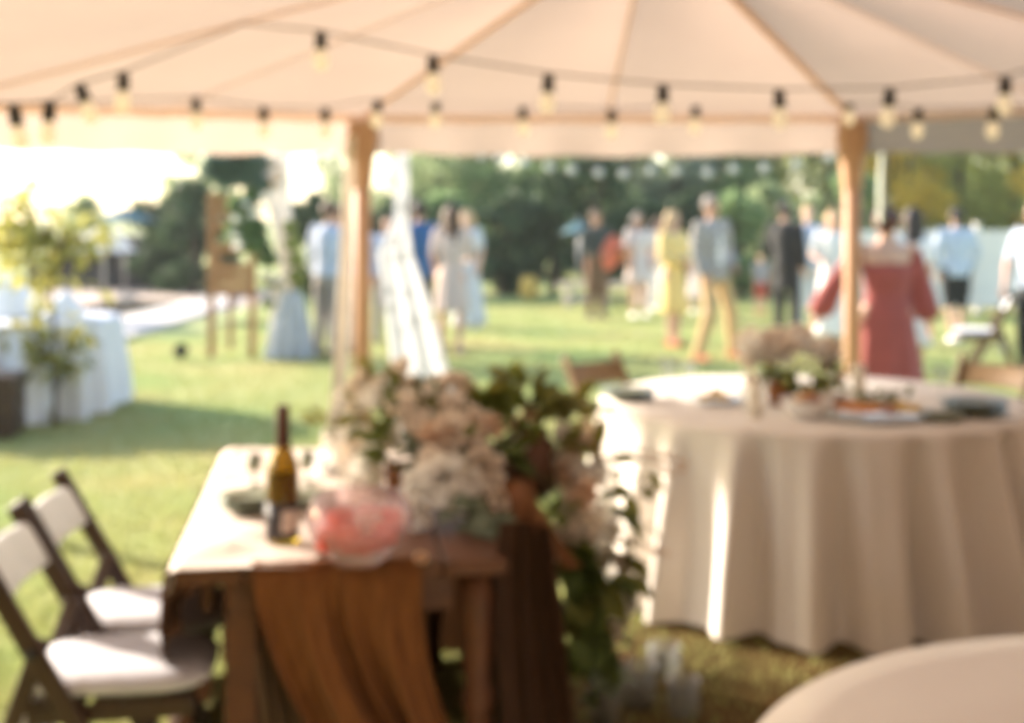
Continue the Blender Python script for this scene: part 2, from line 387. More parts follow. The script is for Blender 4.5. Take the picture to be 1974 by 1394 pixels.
def tree(name, label, cat, x, Y, height, rad, m, n=2600, leaf=.17, bottom=.0, trunk=.09, group=None, sparse=1.0, nclump=16, bark='bark'):
    loc = ((x - 987) / F * Y, Y, 0)
    t = thing(name, label, cat, loc, 0, group)
    cl = []
    for _ in range(nclump):
        u = rnd.random(); z = bottom + (height - bottom) * (.1 + .85 * u)
        prof = math.sin(PI * min(1, .2 + .75 * u)) ** .6
        a = rnd.uniform(0, 2 * PI); r = rad * prof * math.sqrt(rnd.random()) * .8
        cl.append(((r * math.cos(a), r * math.sin(a), z), rad * rnd.uniform(.24, .46) * sparse))
    pos = clump_points(cl, n); pos = pos[pos[:, 2] > .04]
    me = quads_mesh('crown', pos, nrg.uniform(.6, 1.3, len(pos)) * leaf)
    tag(link('crown', me, m, t), kind='stuff')
    tb = MB(); top = height * .75
    tb.tube([(0, 0, 0), (.02, .01, top * .35), (-.02, .02, top * .7), (0, 0, top)], [trunk, trunk * .8, trunk * .5, trunk * .25], 8)
    build(tb, 'trunk', bark, t)
    lb = MB()
    for c, r in cl[::3]:
        z0 = max(.1, c[2] * .55); lb.tube([(0, 0, z0), (c[0] * .5, c[1] * .5, (z0 + c[2]) / 2 + .05), c], [trunk * .4, trunk * .28, trunk * .1], 5)
    build(lb, 'branches', bark, t)
    return t

# ------------------------------------------------------------------ ground
def ground_sheet(name, pts, z, m):
    mb = MB(); mb.add([(p[0], p[1], z) for p in pts], [tuple(range(len(pts)))])
    return tag(build(mb, name, m, smooth=False), kind='structure')
ground_sheet('lawn', [(-250, -50), (250, -50), (250, 400), (-250, 400)], 0, 'lawn')
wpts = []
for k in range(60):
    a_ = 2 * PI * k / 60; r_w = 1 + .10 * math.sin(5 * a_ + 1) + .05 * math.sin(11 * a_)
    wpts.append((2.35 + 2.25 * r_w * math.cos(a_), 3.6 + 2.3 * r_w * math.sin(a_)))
ground_sheet('shade_lawn', wpts, .004, 'shade_lawn')  # darker brown sheet paints the shade on the ground under the tent
def pxp(L): return [tuple(G(*q)) for q in L]
ground_sheet('gravel_path', [(-9.5, 13.0), (-4.9, 16.4), (-4.2, 26), (-14, 30), (-16, 16)], .006, 'gravel')
ground_sheet('pond', [(-5.6, 18.6), (-5.0, 17.2), (-4.85, 22.8), (-7.2, 23.6), (-7.4, 20.6)], .012, 'pond')
# path of pale stone slabs between lawn and gravel
kb = thing('slab_path', 'path of pale stone slabs between the lawn and the gravel', 'path', (G(330, 600).x, G(330, 600).y, 0))
A, B, A2, B2 = G(196, 672), G(452, 590), G(196, 622), G(452, 565)
nb = 14
for i in range(nb):
    q = [A.lerp(B, i / nb + .002), A.lerp(B, (i + 1) / nb - .002), A2.lerp(B2, (i + 1) / nb - .002), A2.lerp(B2, i / nb + .002)]
    z = .05 + rnd.uniform(-.004, .004)
    mb = MB(); mb.add([(p.x, p.y, 0) for p in q] + [(p.x, p.y, z) for p in q], [(3, 2, 1, 0), (4, 5, 6, 7), (0, 1, 5, 4), (1, 2, 6, 5), (2, 3, 7, 6), (3, 0, 4, 7)])
    build(mb, 'slab', 'kerb', kb, smooth=False, world=True, bevel=.01)
# grass blades
def grass(n, y0, y1, hgt):
    Y = y0 + (y1 - y0) * nrg.random(n) ** 1.5
    X = nrg.uniform(-.46, .46, n) * Y
    keep = ~((Y > 16.5) & (X < -4))
    keep &= ~((((X - 2.35) / 2.25) ** 2 + ((Y - 3.6) / 2.3) ** 2 < 1) & (nrg.random(n) < .8))  # fewer blades over the painted shade
    X, Y = X[keep], Y[keep]; n = len(X)
    a = nrg.uniform(0, 2 * PI, n); h = hgt * nrg.uniform(.5, 1.2, n); wd = .004 + .0012 * Y / 3
    lean = nrg.normal(size=(n, 2)) * .4 * h[:, None]
    v = np.zeros((n, 3, 3), np.float32)
    v[:, 0] = np.stack([X - np.cos(a) * wd, Y - np.sin(a) * wd, np.zeros(n)], 1)
    v[:, 1] = np.stack([X + np.cos(a) * wd, Y + np.sin(a) * wd, np.zeros(n)], 1)
    v[:, 2] = np.stack([X + lean[:, 0], Y + lean[:, 1], h], 1)
    me = bpy.data.meshes.new('grass'); me.vertices.add(3 * n); me.vertices.foreach_set('co', v.ravel())
    me.loops.add(3 * n); me.loops.foreach_set('vertex_index', np.arange(3 * n, dtype=np.int32))
    me.polygons.add(n); me.polygons.foreach_set('loop_start', np.arange(0, 3 * n, 3, dtype=np.int32)); me.update(calc_edges=True)
    tag(link('grass', me, 'blade'), 'short mown grass growing on the sunlit lawn', 'grass', kind='stuff')
grass(190000, 2.2, 24, .032)

# ------------------------------------------------------------------ trees and shrubs round the garden
back = 'trees and shrubs along the back of the garden'
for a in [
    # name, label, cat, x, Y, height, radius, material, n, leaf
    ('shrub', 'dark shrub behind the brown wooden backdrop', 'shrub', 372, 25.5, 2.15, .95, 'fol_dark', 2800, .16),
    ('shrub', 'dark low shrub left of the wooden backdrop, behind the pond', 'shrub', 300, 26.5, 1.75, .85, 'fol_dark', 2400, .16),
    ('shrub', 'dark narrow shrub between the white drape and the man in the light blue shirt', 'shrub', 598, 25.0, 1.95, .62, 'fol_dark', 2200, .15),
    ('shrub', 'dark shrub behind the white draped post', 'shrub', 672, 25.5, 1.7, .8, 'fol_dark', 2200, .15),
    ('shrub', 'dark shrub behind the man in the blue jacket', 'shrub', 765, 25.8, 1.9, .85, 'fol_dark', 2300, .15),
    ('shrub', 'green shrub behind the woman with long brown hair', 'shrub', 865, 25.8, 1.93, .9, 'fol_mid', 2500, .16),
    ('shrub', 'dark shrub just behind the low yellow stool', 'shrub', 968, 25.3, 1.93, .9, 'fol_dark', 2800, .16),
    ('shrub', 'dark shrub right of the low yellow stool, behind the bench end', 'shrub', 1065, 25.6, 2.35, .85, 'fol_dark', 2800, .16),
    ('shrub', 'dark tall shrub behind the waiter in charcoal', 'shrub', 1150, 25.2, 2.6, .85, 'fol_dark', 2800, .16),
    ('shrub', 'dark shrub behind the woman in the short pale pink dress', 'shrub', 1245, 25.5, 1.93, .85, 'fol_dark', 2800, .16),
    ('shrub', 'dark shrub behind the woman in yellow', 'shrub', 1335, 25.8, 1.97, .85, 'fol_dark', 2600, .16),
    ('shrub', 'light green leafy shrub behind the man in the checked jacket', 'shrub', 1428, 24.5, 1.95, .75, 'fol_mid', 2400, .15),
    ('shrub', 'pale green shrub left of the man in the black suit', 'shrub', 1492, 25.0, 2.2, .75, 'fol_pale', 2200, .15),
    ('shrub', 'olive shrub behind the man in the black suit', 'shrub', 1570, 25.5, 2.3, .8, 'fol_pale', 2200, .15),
    ('shrub', 'green shrub behind the blonde woman in the white top', 'shrub', 1650, 25.8, 2.3, .8, 'fol_mid', 2200, .15),
    ('tree', 'pale sunlit tree behind the brown wooden backdrop', 'tree', 385, 32, 3.25, 1.15, 'fol_pale', 2300, .18),
    ('tree', 'small pale tree far left beyond the teal parasol', 'tree', 150, 34, 2.1, 1.0, 'fol_pale', 1500, .18),
    ('tree', 'thin pale tree against the white sky left of the draped post', 'tree', 640, 33, 3.4, 1.0, 'fol_pale', 900, .18),
    ('tree', 'grey green tree behind the printed white curtain', 'tree', 850, 31, 5.33, 1.67, 'fol_pale', 2835, .19),
    ('tree', 'mid green tree above the couple with the long haired woman', 'tree', 950, 31.5, 5.60, 1.67, 'fol_mid', 3037, .19),
    ('tree', 'green tree behind the dark shrubs above the yellow stool', 'tree', 1045, 31, 5.47, 1.61, 'fol_mid', 3037, .19),
    ('tree', 'dark tree behind the waiter, under the far bulb string', 'tree', 1130, 31.5, 5.47, 1.49, 'fol_mid', 3037, .19),
    ('tree', 'pale green tree above the woman in the pale pink dress', 'tree', 1215, 31, 5.47, 1.56, 'fol_pale', 2632, .19),
    ('tree', 'blue green tree above the woman in yellow', 'tree', 1305, 31.5, 5.47, 1.56, 'fol_blue', 3037, .19),
    ('tree', 'green tree above the man in the checked jacket', 'tree', 1400, 31, 5.47, 1.49, 'fol_mid', 2835, .19),
    ('tree', 'olive sunlit tree above the man in the black suit', 'tree', 1500, 31, 5.47, 1.61, 'fol_lime', 2632, .19),
    ('tree', 'olive green tree left of the right tent post', 'tree', 1595, 31.5, 5.47, 1.49, 'fol_pale', 2632, .19),
    ('tree', 'golden yellow tree right of the right tent post', 'tree', 1755, 29, 5.33, 1.36, 'fol_gold', 3037, .19),
    ('tree', 'lime green tree above the man in black shorts', 'tree', 1850, 30, 5.47, 1.49, 'fol_lime', 2835, .19),
    ('tree', 'yellow green tree at the far right above the white fence', 'tree', 1955, 29.5, 5.47, 1.49, 'fol_lime', 2835, .19),
    ('tree', 'gold tinged shrub tree behind the right fence', 'tree', 1690, 30.5, 4.65, 1.24, 'fol_lime', 2328, .19),
    ('tree', 'gold leafed tree cut by the right edge above the fence', 'tree', 2040, 28.5, 5.33, 1.36, 'fol_gold', 2632, .19),
    ('tree', 'tall pale tree behind the printed curtain, farthest row', 'tree', 830, 37, 5.6, 2.0, 'fol_pale', 4200, .26),
    ('tree', 'tall green tree in the farthest row above the woman with long brown hair', 'tree', 960, 37.5, 5.8, 2.0, 'fol_mid', 4200, .26),
    ('tree', 'tall green tree in the farthest row above the teal parasol', 'tree', 1095, 37, 5.8, 2.0, 'fol_mid', 4200, .26),
    ('tree', 'tall grey green tree in the farthest row above the woman in yellow', 'tree', 1230, 37.5, 5.8, 2.0, 'fol_blue', 4200, .26),
    ('tree', 'tall pale tree in the farthest row above the child', 'tree', 1365, 37, 5.8, 2.0, 'fol_pale', 4200, .26),
    ('tree', 'tall lime green tree in the farthest row above the man in black', 'tree', 1500, 37.5, 5.8, 2.0, 'fol_pale', 4200, .26),
    ('tree', 'tall lime green tree in the farthest row behind the right tent post', 'tree', 1640, 37, 5.8, 2.0, 'fol_lime', 4200, .26),
    ('tree', 'tall yellow tree in the farthest row right of the tent post', 'tree', 1775, 37.5, 5.8, 2.0, 'fol_gold', 4200, .26),
    ('tree', 'tall lime tree in the farthest row above the white fence', 'tree', 1910, 37, 5.8, 2.0, 'fol_lime', 4200, .26),
    ]:
    tree(*a[:8], n=a[8], leaf=a[9], group=back)

# ------------------------------------------------------------------ white fence, low bench, pavilion, parasols
fx = thing('panel_fence', 'white panel fence along the right side of the lawn', 'fence', (7.2, 20.5, 0))
for i in range(9):
    X = 4.5 + i * .95
    mb = MB(); mb.box((X + .475 - 7.2, 0, .70), (.86, .035, 1.22)); build(mb, 'fence_panel', 'fence', fx, smooth=False, bevel=.008)
    mb = MB(); mb.box((X - 7.2, 0, .70), (.08, .08, 1.40)); mb.box((X - 7.2, 0, 1.415), (.10, .10, .03)); build(mb, 'fence_post', 'fence', fx, smooth=False, bevel=.005)
bn = thing('garden_bench', 'long low pale bench behind the waiter in charcoal', 'bench', ((1165 - 987) / F * 22, 22, 0))
for k in (-1, 0, 1):
    mb = MB(); mb.box((k * .62, 0, .17), (.12, .34, .34)); build(mb, 'leg', 'stone', bn, smooth=False, bevel=.01)
for k in range(3):
    mb = MB(); mb.box((0, -.13 + .13 * k, .37), (1.6, .12, .05)); build(mb, 'slat', 'stone', bn, smooth=False, bevel=.008)
ys = thing('garden_stool', 'small low yellow stool on the grass in front of the dark shrubs', 'stool', G(1020, 577))
mb = MB(); mb.rev([(0.02, .14), (.05, .165), (.20, .18), (.33, .165), (.37, .14)], (0, 0, 0), seg=20); mb.rev([(.02, 0), (.02, .14)], seg=20); build(mb, 'barrel', 'yellow_seat', ys)
mb = MB(); mb.rev([(.37, .14), (.40, .145), (.425, .11), (.43, 0)], seg=20); build(mb, 'seat', 'yellow_seat', ys)
for k in range(4):
    a = PI / 4 + k * PI / 2; mb = MB(); mb.box((.1 * math.cos(a), .1 * math.sin(a), .012), (.03, .03, .024)); build(mb, 'foot', 'dark_wood', ys, smooth=False)

pv = thing('garden_pavilion', 'dark open garden pavilion far left beyond the gravel', 'pavilion', ((205 - 987) / F * 28, 28, 0))
for sx in (-1.4, -.45, .45, 1.4):
    for sy in (-.7, .7):
        mb = MB(); mb.box((sx, sy, .5), (.10, .10, 1.0)); build(mb, 'post', 'pavilion', pv, smooth=False)
mb = MB(); mb.box((0, 0, 1.05), (3.2, 1.8, .12)); build(mb, 'roof', 'roofing', pv, smooth=False, bevel=.02)
mb = MB(); mb.box((0, .72, .5), (2.7, .05, .98)); build(mb, 'back_wall', 'pavilion', pv, smooth=False)
for k in range(7):
    mb = MB(); mb.box((-1.18 + .393 * k, -.705, .22), (.35, .03, .42)); build(mb, 'panel', 'pavilion', pv, smooth=False)

def parasol(label, x, y_top, Y, r, rise, m):
    top = P(x, y_top, Y)
    t = thing('parasol', label, 'parasol', (top.x, Y, 0))
    n = 8
    for k in range(n):
        a0, a1 = 2 * PI * k / n, 2 * PI * (k + 1) / n
        def fn(u, v, a0=a0, a1=a1):
            p0 = Vector((math.cos(a0), math.sin(a0), 0)); p1 = Vector((math.cos(a1), math.sin(a1), 0))
            q = p0.lerp(p1, u) * r * v; sag = .05 * r * math.sin(PI * u) * v
            return (q.x, q.y, top.z - rise * v ** 1.15 + sag * .3 - .02 * v)
        build(MB().grid(fn, 5, 6), 'canopy_panel', m, t)
        b = MB(); b.tube([(0, 0, top.z - .03), (math.cos(a0) * r, math.sin(a0) * r, top.z - rise - .035)], .009, 5); build(b, 'rib', 'metal_grey', t)
    b = MB(); b.tube([(0, 0, .03), (0, 0, top.z + .05)], .022, 8); build(b, 'pole', 'metal_grey', t)
    b = MB(); b.rev([(0, 0), (0, .24), (.05, .23), (.07, .05), (.07, 0)], seg=20); build(b, 'base', 'stone', t)
parasol('teal parasol far left in front of the dark shrubs', 240, 402, 24, .62, .22, 'teal')
parasol('white parasol over the gravel, right of the yellow sapling', 200, 430, 20, .52, .42, 'parasol_white')
parasol('white parasol at the far left edge behind the yellow sapling', 12, 425, 19, .70, .42, 'parasol_white')
parasol('small teal parasol behind the head of the waiter', 1116, 425, 23.5, .33, .20, 'teal')

# ------------------------------------------------------------------ far string of bulbs in front of the hedge
fs = thing('string_light', 'far string of small white bulbs hung across the lawn in front of the trees', 'string lights', (P(1240, 300, 17).x, 17, 0), group='strings of lights')
far = [(905, 278), (930, 300), (965, 305), (1012, 313), (1060, 322), (1103, 327), (1155, 333), (1203, 335), (1255, 330), (1305, 330), (1365, 333), (1415, 326), (1474, 325), (1535, 316), (1600, 303), (1640, 285)]
pts = [P(x, y - 14, 17) for x, y in far]
mb = MB(); mb.tube(pts, .006, 5); build(mb, 'wire', 'wire', fs, world=True)
bm_s = MB(); bm_s.rev([(-.05, 0), (-.05, .014), (0, .014), (0, 0)], seg=8); me_s = bm_s.mesh('socket')
bm_b = MB(); bm_b.ell((0, 0, -.10), (.058, .058, .062), 12, 8); me_b = bm_b.mesh('bulb')
for p in pts[1:-1]:
    sk = place(me_s, 'socket', 'socket', fs, p - fs.location); place(me_b, 'bulb', 'far_bulb', sk, (0, 0, 0))

# ------------------------------------------------------------------ the tent
APEX = Vector((.54, 5.0, 2.72))
CORN = [Vector(c) for c in ((-3.0, 6.6, 2.12), (-.934, 8, 2.158), (2.106, 8, 2.158), (4.1, 6.5, 2.14), (4.1, 1.6, 2.14), (2.6, -2.2, 2.16), (-1.6, -2.2, 2.16), (-3.0, 1.6, 2.12))]
tent = thing('party_tent', 'large cream fabric party tent on wooden posts over the tables', 'tent', (APEX.x, APEX.y, 0))
N = len(CORN)
for i in range(N):
    a, b = CORN[i], CORN[(i + 1) % N]
    for h in (0, 1):                                     # two cloth panels per side, joined at a middle seam
        p0, p1 = (a, (a + b) / 2) if h == 0 else ((a + b) / 2, b)
        def fn(u, v, p0=p0, p1=p1):
            e = p0.lerp(p1, u); q = APEX.lerp(e, v)
            sag = .028 * math.sin(PI * v) * math.sin(PI * u) + .05 * math.sin(PI * v)
            return q - Vector((0, 0, sag)) + Vector((0, 0, .05 * math.sin(PI * v)))
        build(MB().grid(fn, 10, 14), 'roof_panel', 'canopy', tent, world=True)
    # mid seam tape
    def tape(p, q, wd, dz, name, lat):
        def fn(u, v): return p.lerp(q, v) - Vector((0, 0, dz)) + lat * ((u - .5) * wd)
        build(MB().grid(fn, 2, 16), name, 'seam', tent, world=True)
    dl = (b - a).normalized(); m_ = (a + b) / 2
    tape(APEX, m_, .022, .012, 'seam', dl)
    # rafter under the ridge
    rl = (a - APEX).cross(Vector((0, 0, 1))).normalized()
    tape(APEX, a, .055, .016, 'ridge_webbing', rl); tape(APEX, a, .018, .022, 'ridge_cord', rl)
    d = (b - a).normalized(); nrm = Vector((d.y, -d.x, 0))
    if nrm.dot(a - APEX) < 0: nrm = -nrm
    def band(u, v): e = a.lerp(b, .01 + .98 * u) - nrm * .03; return Vector((e.x, e.y, e.z + .022 - .065 * v + .004 * math.sin(u * 50)))
    build(MB().grid(band, 40, 2), 'eave_band', 'seam', tent, world=True)
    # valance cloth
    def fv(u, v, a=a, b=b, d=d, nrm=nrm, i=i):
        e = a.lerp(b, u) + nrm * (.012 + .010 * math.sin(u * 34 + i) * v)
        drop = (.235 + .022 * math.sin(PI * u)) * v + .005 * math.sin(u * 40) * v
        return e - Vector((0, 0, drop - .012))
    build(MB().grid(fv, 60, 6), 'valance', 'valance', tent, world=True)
    if i in (3, 4, 5, 6):                                # unseen canvas walls, added to cut sky light and bounce warm light
        def fw(u, v, a=a, b=b, nrm=nrm): e = a.lerp(b, u) + nrm * (-.06 + .03 * math.sin(u * 40) * (.3 + v)); return Vector((e.x, e.y, (e.z - .06) * (1 - v) + .03 * v))
        build(MB().grid(fw, 80, 8), 'added_side_wall', 'added_side_wall', tent, world=True)
    # wooden post with a gathered cloth head
    c = a - (a - APEX).normalized() * .03
    mb = MB(); z = a.z - .03
    mb.rev([(0, 0), (0, .055), (z * .5, .052), (z, .056), (z, 0)], (c.x, c.y, 0), seg=14); build(mb, 'post', 'post', tent, world=True)
    mb = MB(); mb.rev([(z - .42, .058), (z - .26, .075), (z - .10, .098), (z - .01, .088)], (c.x, c.y, 0), seg=16)
    mb.rev([(z - .01, .088), (z - .01, .0)], (c.x, c.y, 0), seg=16); build(mb, 'post_sleeve', 'post', tent, world=True)
mb = MB(); mb.rev([(0, 0), (0, .10), (.05, .12), (.06, 0)], APEX - Vector((0, 0, .06)), seg=14); build(mb, 'crown_ring', 'post', tent, world=True)

# white cloth wound down the left post, and a short one on the right
def wrap(label, x, y0, y1, Y, w0, w1, dx, m, name='post_drape', ph=0.0):
    def fn(u, v):
        y = y0 + (y1 - y0) * v; wd = w0 + (w1 - w0) * v ** 1.6
        c = P(x + dx * v, y, Y); k = (u - .5) * 2
        return (c.x + k * wd, Y + .03 * math.sin(u * 19 + v * 3 + ph) * (.4 + v) - .02 * (1 - k * k), c.z)
    return tag(base_pivot(build(MB().grid(fn, 30, 40), name, m)), label, 'drape')
wrap('long white cloth hanging down the left side of the left tent post', 677, 262, 905, 7.84, .030, .055, -32, 'post_cloth')
wrap('narrow grey green cloth strip hanging right of the right tent post', 1703, 262, 430, 8.6, .024, .028, -2, 'sash_grey')
# printed curtain: narrow at the eave, flared at the grass
def curtain(u, v):
    y = 268 + (905 - 268) * v; Y = 8.35
    xs = [(268, 764, 788), (420, 760, 787), (490, 728, 796), (560, 738, 822), (720, 755, 868), (905, 775, 930)]
    for a, b in zip(xs, xs[1:]):
        if a[0] <= y <= b[0]: t = (y - a[0]) / (b[0] - a[0]); l_, r_ = a[1] + (b[1] - a[1]) * t, a[2] + (b[2] - a[2]) * t
    c = P(l_ + (r_ - l_) * u, y, Y)
    return (c.x, Y + .024 * math.sin(u * 15 + v) * min(1, .3 + v * 1.2), max(.015, c.z))
tag(base_pivot(build(MB().grid(curtain, 48, 60), 'curtain', 'voile')), 'white voile curtain printed with grey sprigs, gathered beside the left post', 'curtain')

# ------------------------------------------------------------------ string lights inside the tent
sb = MB(); sb.rev([(.0, 0), (.0, .012), (-.015, .024), (-.075, .027), (-.08, .022), (-.08, 0)], seg=12); SOCK = sb.mesh('socket')
bb = MB(); bb.rev([(-.078, .018), (-.095, .026), (-.125, .033), (-.150, .030), (-.166, .017), (-.172, 0)], seg=14); BULB = bb.mesh('bulb')
def strand(label, pts, bulbs, tilt=None):
    t = thing('string_light', label, 'string lights', (pts[len(pts) // 2].x, pts[len(pts) // 2].y, 0), group='strings of lights')
    mb = MB(); mb.tube(pts, .0045, 6); build(mb, 'wire', 'wire', t, world=True)
    for i, p in enumerate(bulbs):
        sk = place(SOCK, 'socket', 'socket', t, p - t.location, rot=(rnd.uniform(-.1, .1), (tilt or {}).get(i, rnd.uniform(-.05, .09)), 0), scale=1.02)
        place(BULB, 'bulb', 'bulb', sk, (0, 0, 0))
b1 = [P(25, 203, 4.9), P(96, 195, 5.1), P(152, 162, 5.3), P(238, 138, 5.5)]
b2 = [P(x, y, 5.65) for x, y in ((618, 60), (834, 106), (1058, 142), (1278, 163), (1502, 172), (1716, 170), (1938, 147))]
knot = Vector((-1.195, 5.78, 2.405))
strand('near string of cream bulbs sagging across the middle of the tent', [Vector((-3.0, 4.7, 2.08))] + b1 + [knot] + b2 + [Vector((2.75, 5.7, 2.33))], b1 + b2, {0: -.22, 1: .05, 2: -.38, 3: .05})
b3 = [P(x, y, Y) for x, y, Y in ((378, 188, 7.0), (508, 206, 7.2), (627, 208, 7.4), (728, 190, 7.6), (840, 190, 7.7), (1008, 205, 7.75), (1180, 211, 7.75), (1342, 202, 7.75), (1637, 186, 7.7), (1771, 208, 7.3), (1917, 205, 6.9))]
strand('far string of cream bulbs looped along the back eave of the tent', [Vector((-2.9, 6.55, 2.1))] + b3 + [Vector((3.6, 6.6, 2.12))], b3)

# ------------------------------------------------------------------ round tables
def round_cloth(label, c, R, h, folds, seed, m='white_cloth', flare=.10, lift=None):
    r_ = random.Random(seed); ph = [r_.uniform(0, 6.28) for _ in range(6)]
    t = thing('round_table', label, 'table', (c[0], c[1], 0))
    def fn(u, v):
        a = 2 * PI * u
        if v < .25: r = R * v / .25; x_, y_ = r * math.cos(a), r * math.sin(a); return (x_, y_, h + .0022 * (math.sin(9 * x_ + 5 * y_ + ph[0]) + math.sin(17 * y_ - 8 * x_ + ph[1])) * min(1, (.25 - v) * 40))
        t_ = (v - .25) / .75
        fold = math.sin(folds * a + ph[1] + 1.3 * math.sin(3 * a + ph[2])) + .45 * math.sin((folds * 1.62 // 1) * a + ph[3])
        amp = .066 * min(1, t_ * 1.5) ** .7 * (1 + .35 * math.sin(2 * a + ph[3]))
        r = R + .012 + flare * t_ ** 1.3 + amp * fold
        hem = .012 + .012 * math.sin(4 * a + ph[4]) + (.05 * max(0, math.sin(2 * a + ph[5])) if not lift else lift(a))
        return (r * math.cos(a), r * math.sin(a), h - (h - hem) * (t_ ** .96) - .004)
    build(MB().grid(fn, 300, 44, wrap=True), 'tablecloth', m, t)
    mb = MB(); mb.rev([(h - .035, 0), (h - .035, R - .004), (h - .012, R - .004), (h - .012, 0)], seg=48); build(mb, 'tabletop', 'mid_wood', t)
    return t
RT = Vector((1.31, 5.62, .75))
round_cloth('round table under a floor length white cloth with deep folds, laid with food', (RT.x, RT.y), .915, .75, 25, 3, lift=lambda a: .0)
round_cloth('empty round table with a cream white cloth, nearest in the corner', (1.10, 1.70), .78, .75, 17, 5, m='ivory_cloth')
round_cloth('white clothed table on the lawn at far left behind the yellow sapling', (-3.95, 10.3), .80, .74, 15, 8, m='cool_cloth', flare=.05)

# ------------------------------------------------------------------ wooden table
ang = math.radians(8); e1 = Vector((math.cos(ang), math.sin(ang), 0)); e2 = Vector((-math.sin(ang), math.cos(ang), 0))
FL = Vector((-.76, 2.92, 0)); TW, TL = .76, 1.50
wt = thing('wooden_table', 'long brown wooden table dressed with linen and flowers', 'table', FL + e1 * TW / 2 + e2 * TL / 2, ang)
for k in range(5):
    mb = MB(); w_ = TW / 5; mb.box((-TW / 2 + w_ * (k + .5), 0, .73), (w_ - .005, TL + rnd.uniform(-.008, .008), .036)); build(mb, 'plank', 'table_wood', wt, smooth=False, bevel=.005)
for sx in (-1, 1):
    for sy in (-1, 1):
        mb = MB(); x, y = sx * (TW / 2 - .085), sy * (TL / 2 - .075)
        if sx < 0: mb.bar((x + .06, y, .71), (x + .06, y, 0), .075, .075)
        else: mb.rev([(0, 0), (0, .026), (.05, .034), (.10, .026), (.20, .036), (.30, .041), (.36, .030), (.40, .044), (.44, .030), (.55, .040), (.62, .045), (.71, .045), (.71, 0)], (x + .02, y, 0), seg=14)
        build(mb, 'leg', 'table_wood', wt, smooth=sx > 0, bevel=.006 if sx < 0 else 0)
for c, d in (((0, -TL / 2 + .075, .66), (TW - .25, .024, .09)), ((0, TL / 2 - .075, .66), (TW - .25, .024, .09)), ((-TW / 2 + .06, 0, .66), (.024, TL - .25, .09)), ((TW / 2 - .06, 0, .66), (.024, TL - .25, .09))):
    mb = MB(); mb.box(c, d); build(mb, 'apron', 'table_wood', wt, smooth=False, bevel=.004)

def tl(a, b, z): return FL + e1 * a + e2 * b + Vector((0, 0, z))
# linen cloth: lies on the left of the top, hangs down the left side with a slanting hem
def linen(u, v):
    b = -.012 + (TL + .02) * v
    drop = .05 + .02 * math.sin(v * 14)
    right = .30 + .42 * min(1, max(0, (v - .05) * 1.6)) ** .8 + .02 * math.sin(v * 25)
    s = -drop + (drop + right) * u
    wr = .0035 * (math.sin(v * 46 + u * 6) + math.sin(v * 27 - u * 9 + 1))
    if s >= 0:
        k = math.exp(-((v - .16) / .10) ** 2) * .017 * (1 + math.sin(v * 52 + u * 7)) 
        return tl(s, b, .7545 + wr * .7 + k * max(0, 1 - s / .45) * min(1, s * 9))
    q = -s
    return tl(-.014 - .03 * (1 - math.exp(-q * 3)) + .022 * math.sin(v * 30 + q * 2) * min(1, q * 3), b, .750 - q)
tag(base_pivot(build(MB().grid(linen, 50, 110), 'linen_cloth', 'linen')), 'pale linen cloth spread over the left half of the wooden table', 'tablecloth')
def side_cloth(u, v):
    drop = .12 + .61 * min(1, max(0, u * 1.9)) ** .8; q = drop * v
    return tl(-.026 - .03 * (1 - math.exp(-q * 3)) + .022 * math.sin(u * 30 + q * 2) * min(1, q * 3), -.01 + TL * u, .735 - q)
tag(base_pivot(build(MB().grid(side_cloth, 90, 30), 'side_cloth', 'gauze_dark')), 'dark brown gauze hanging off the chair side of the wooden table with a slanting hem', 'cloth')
# brown gauze hanging in folds off the near end
def gauze(a0, a1, drop0, drop1, skew, bofs, seed, side=0):
    r_ = random.Random(seed); p1, p2 = r_.uniform(0, 6), r_.uniform(0, 6)
    def fn(u, v):
        drop = drop0 + (drop1 - drop0) * u + .05 * math.sin(u * 7 + p1)
        z = .752 - drop * v if v > .06 else .752
        spread = 1 - .10 * math.sin(PI * v)
        a = (a0 + a1) / 2 + (a1 - a0) * (u - .5) * spread + skew * v * v
        fold = .030 * math.sin(u * 24 + p2 + v * 1.5 + 1.2 * math.sin(u * 9 + p1)) + .012 * math.sin(u * 47 + p1 + 3 * v) + .018 * math.sin(u * 11 - v * 2.5)
        out = .012 + .02 * v + fold * min(1, v * 1.8)
        if side == 0: return tl(a, bofs - out - (.0 if v > .06 else -.05 + .05 * v / .06), z + (.004 if v <= .06 else 0))
        return tl(TW + out + .24 * v ** 1.2, a, z)
    return MB().grid(fn, 70, 40)
tag(base_pivot(build(gauze(.17, .56, .56, .70, .30, 0, 4), 'gauze_runner', 'gauze')), 'rust brown gauze hanging in slanting folds off the near end of the wooden table', 'cloth')
tag(base_pivot(build(gauze(.13, .30, .58, .50, .07, .10, 12), 'gauze_runner', 'gauze_pale')), 'paler beige gauze hanging behind the rust brown gauze under the table', 'cloth')

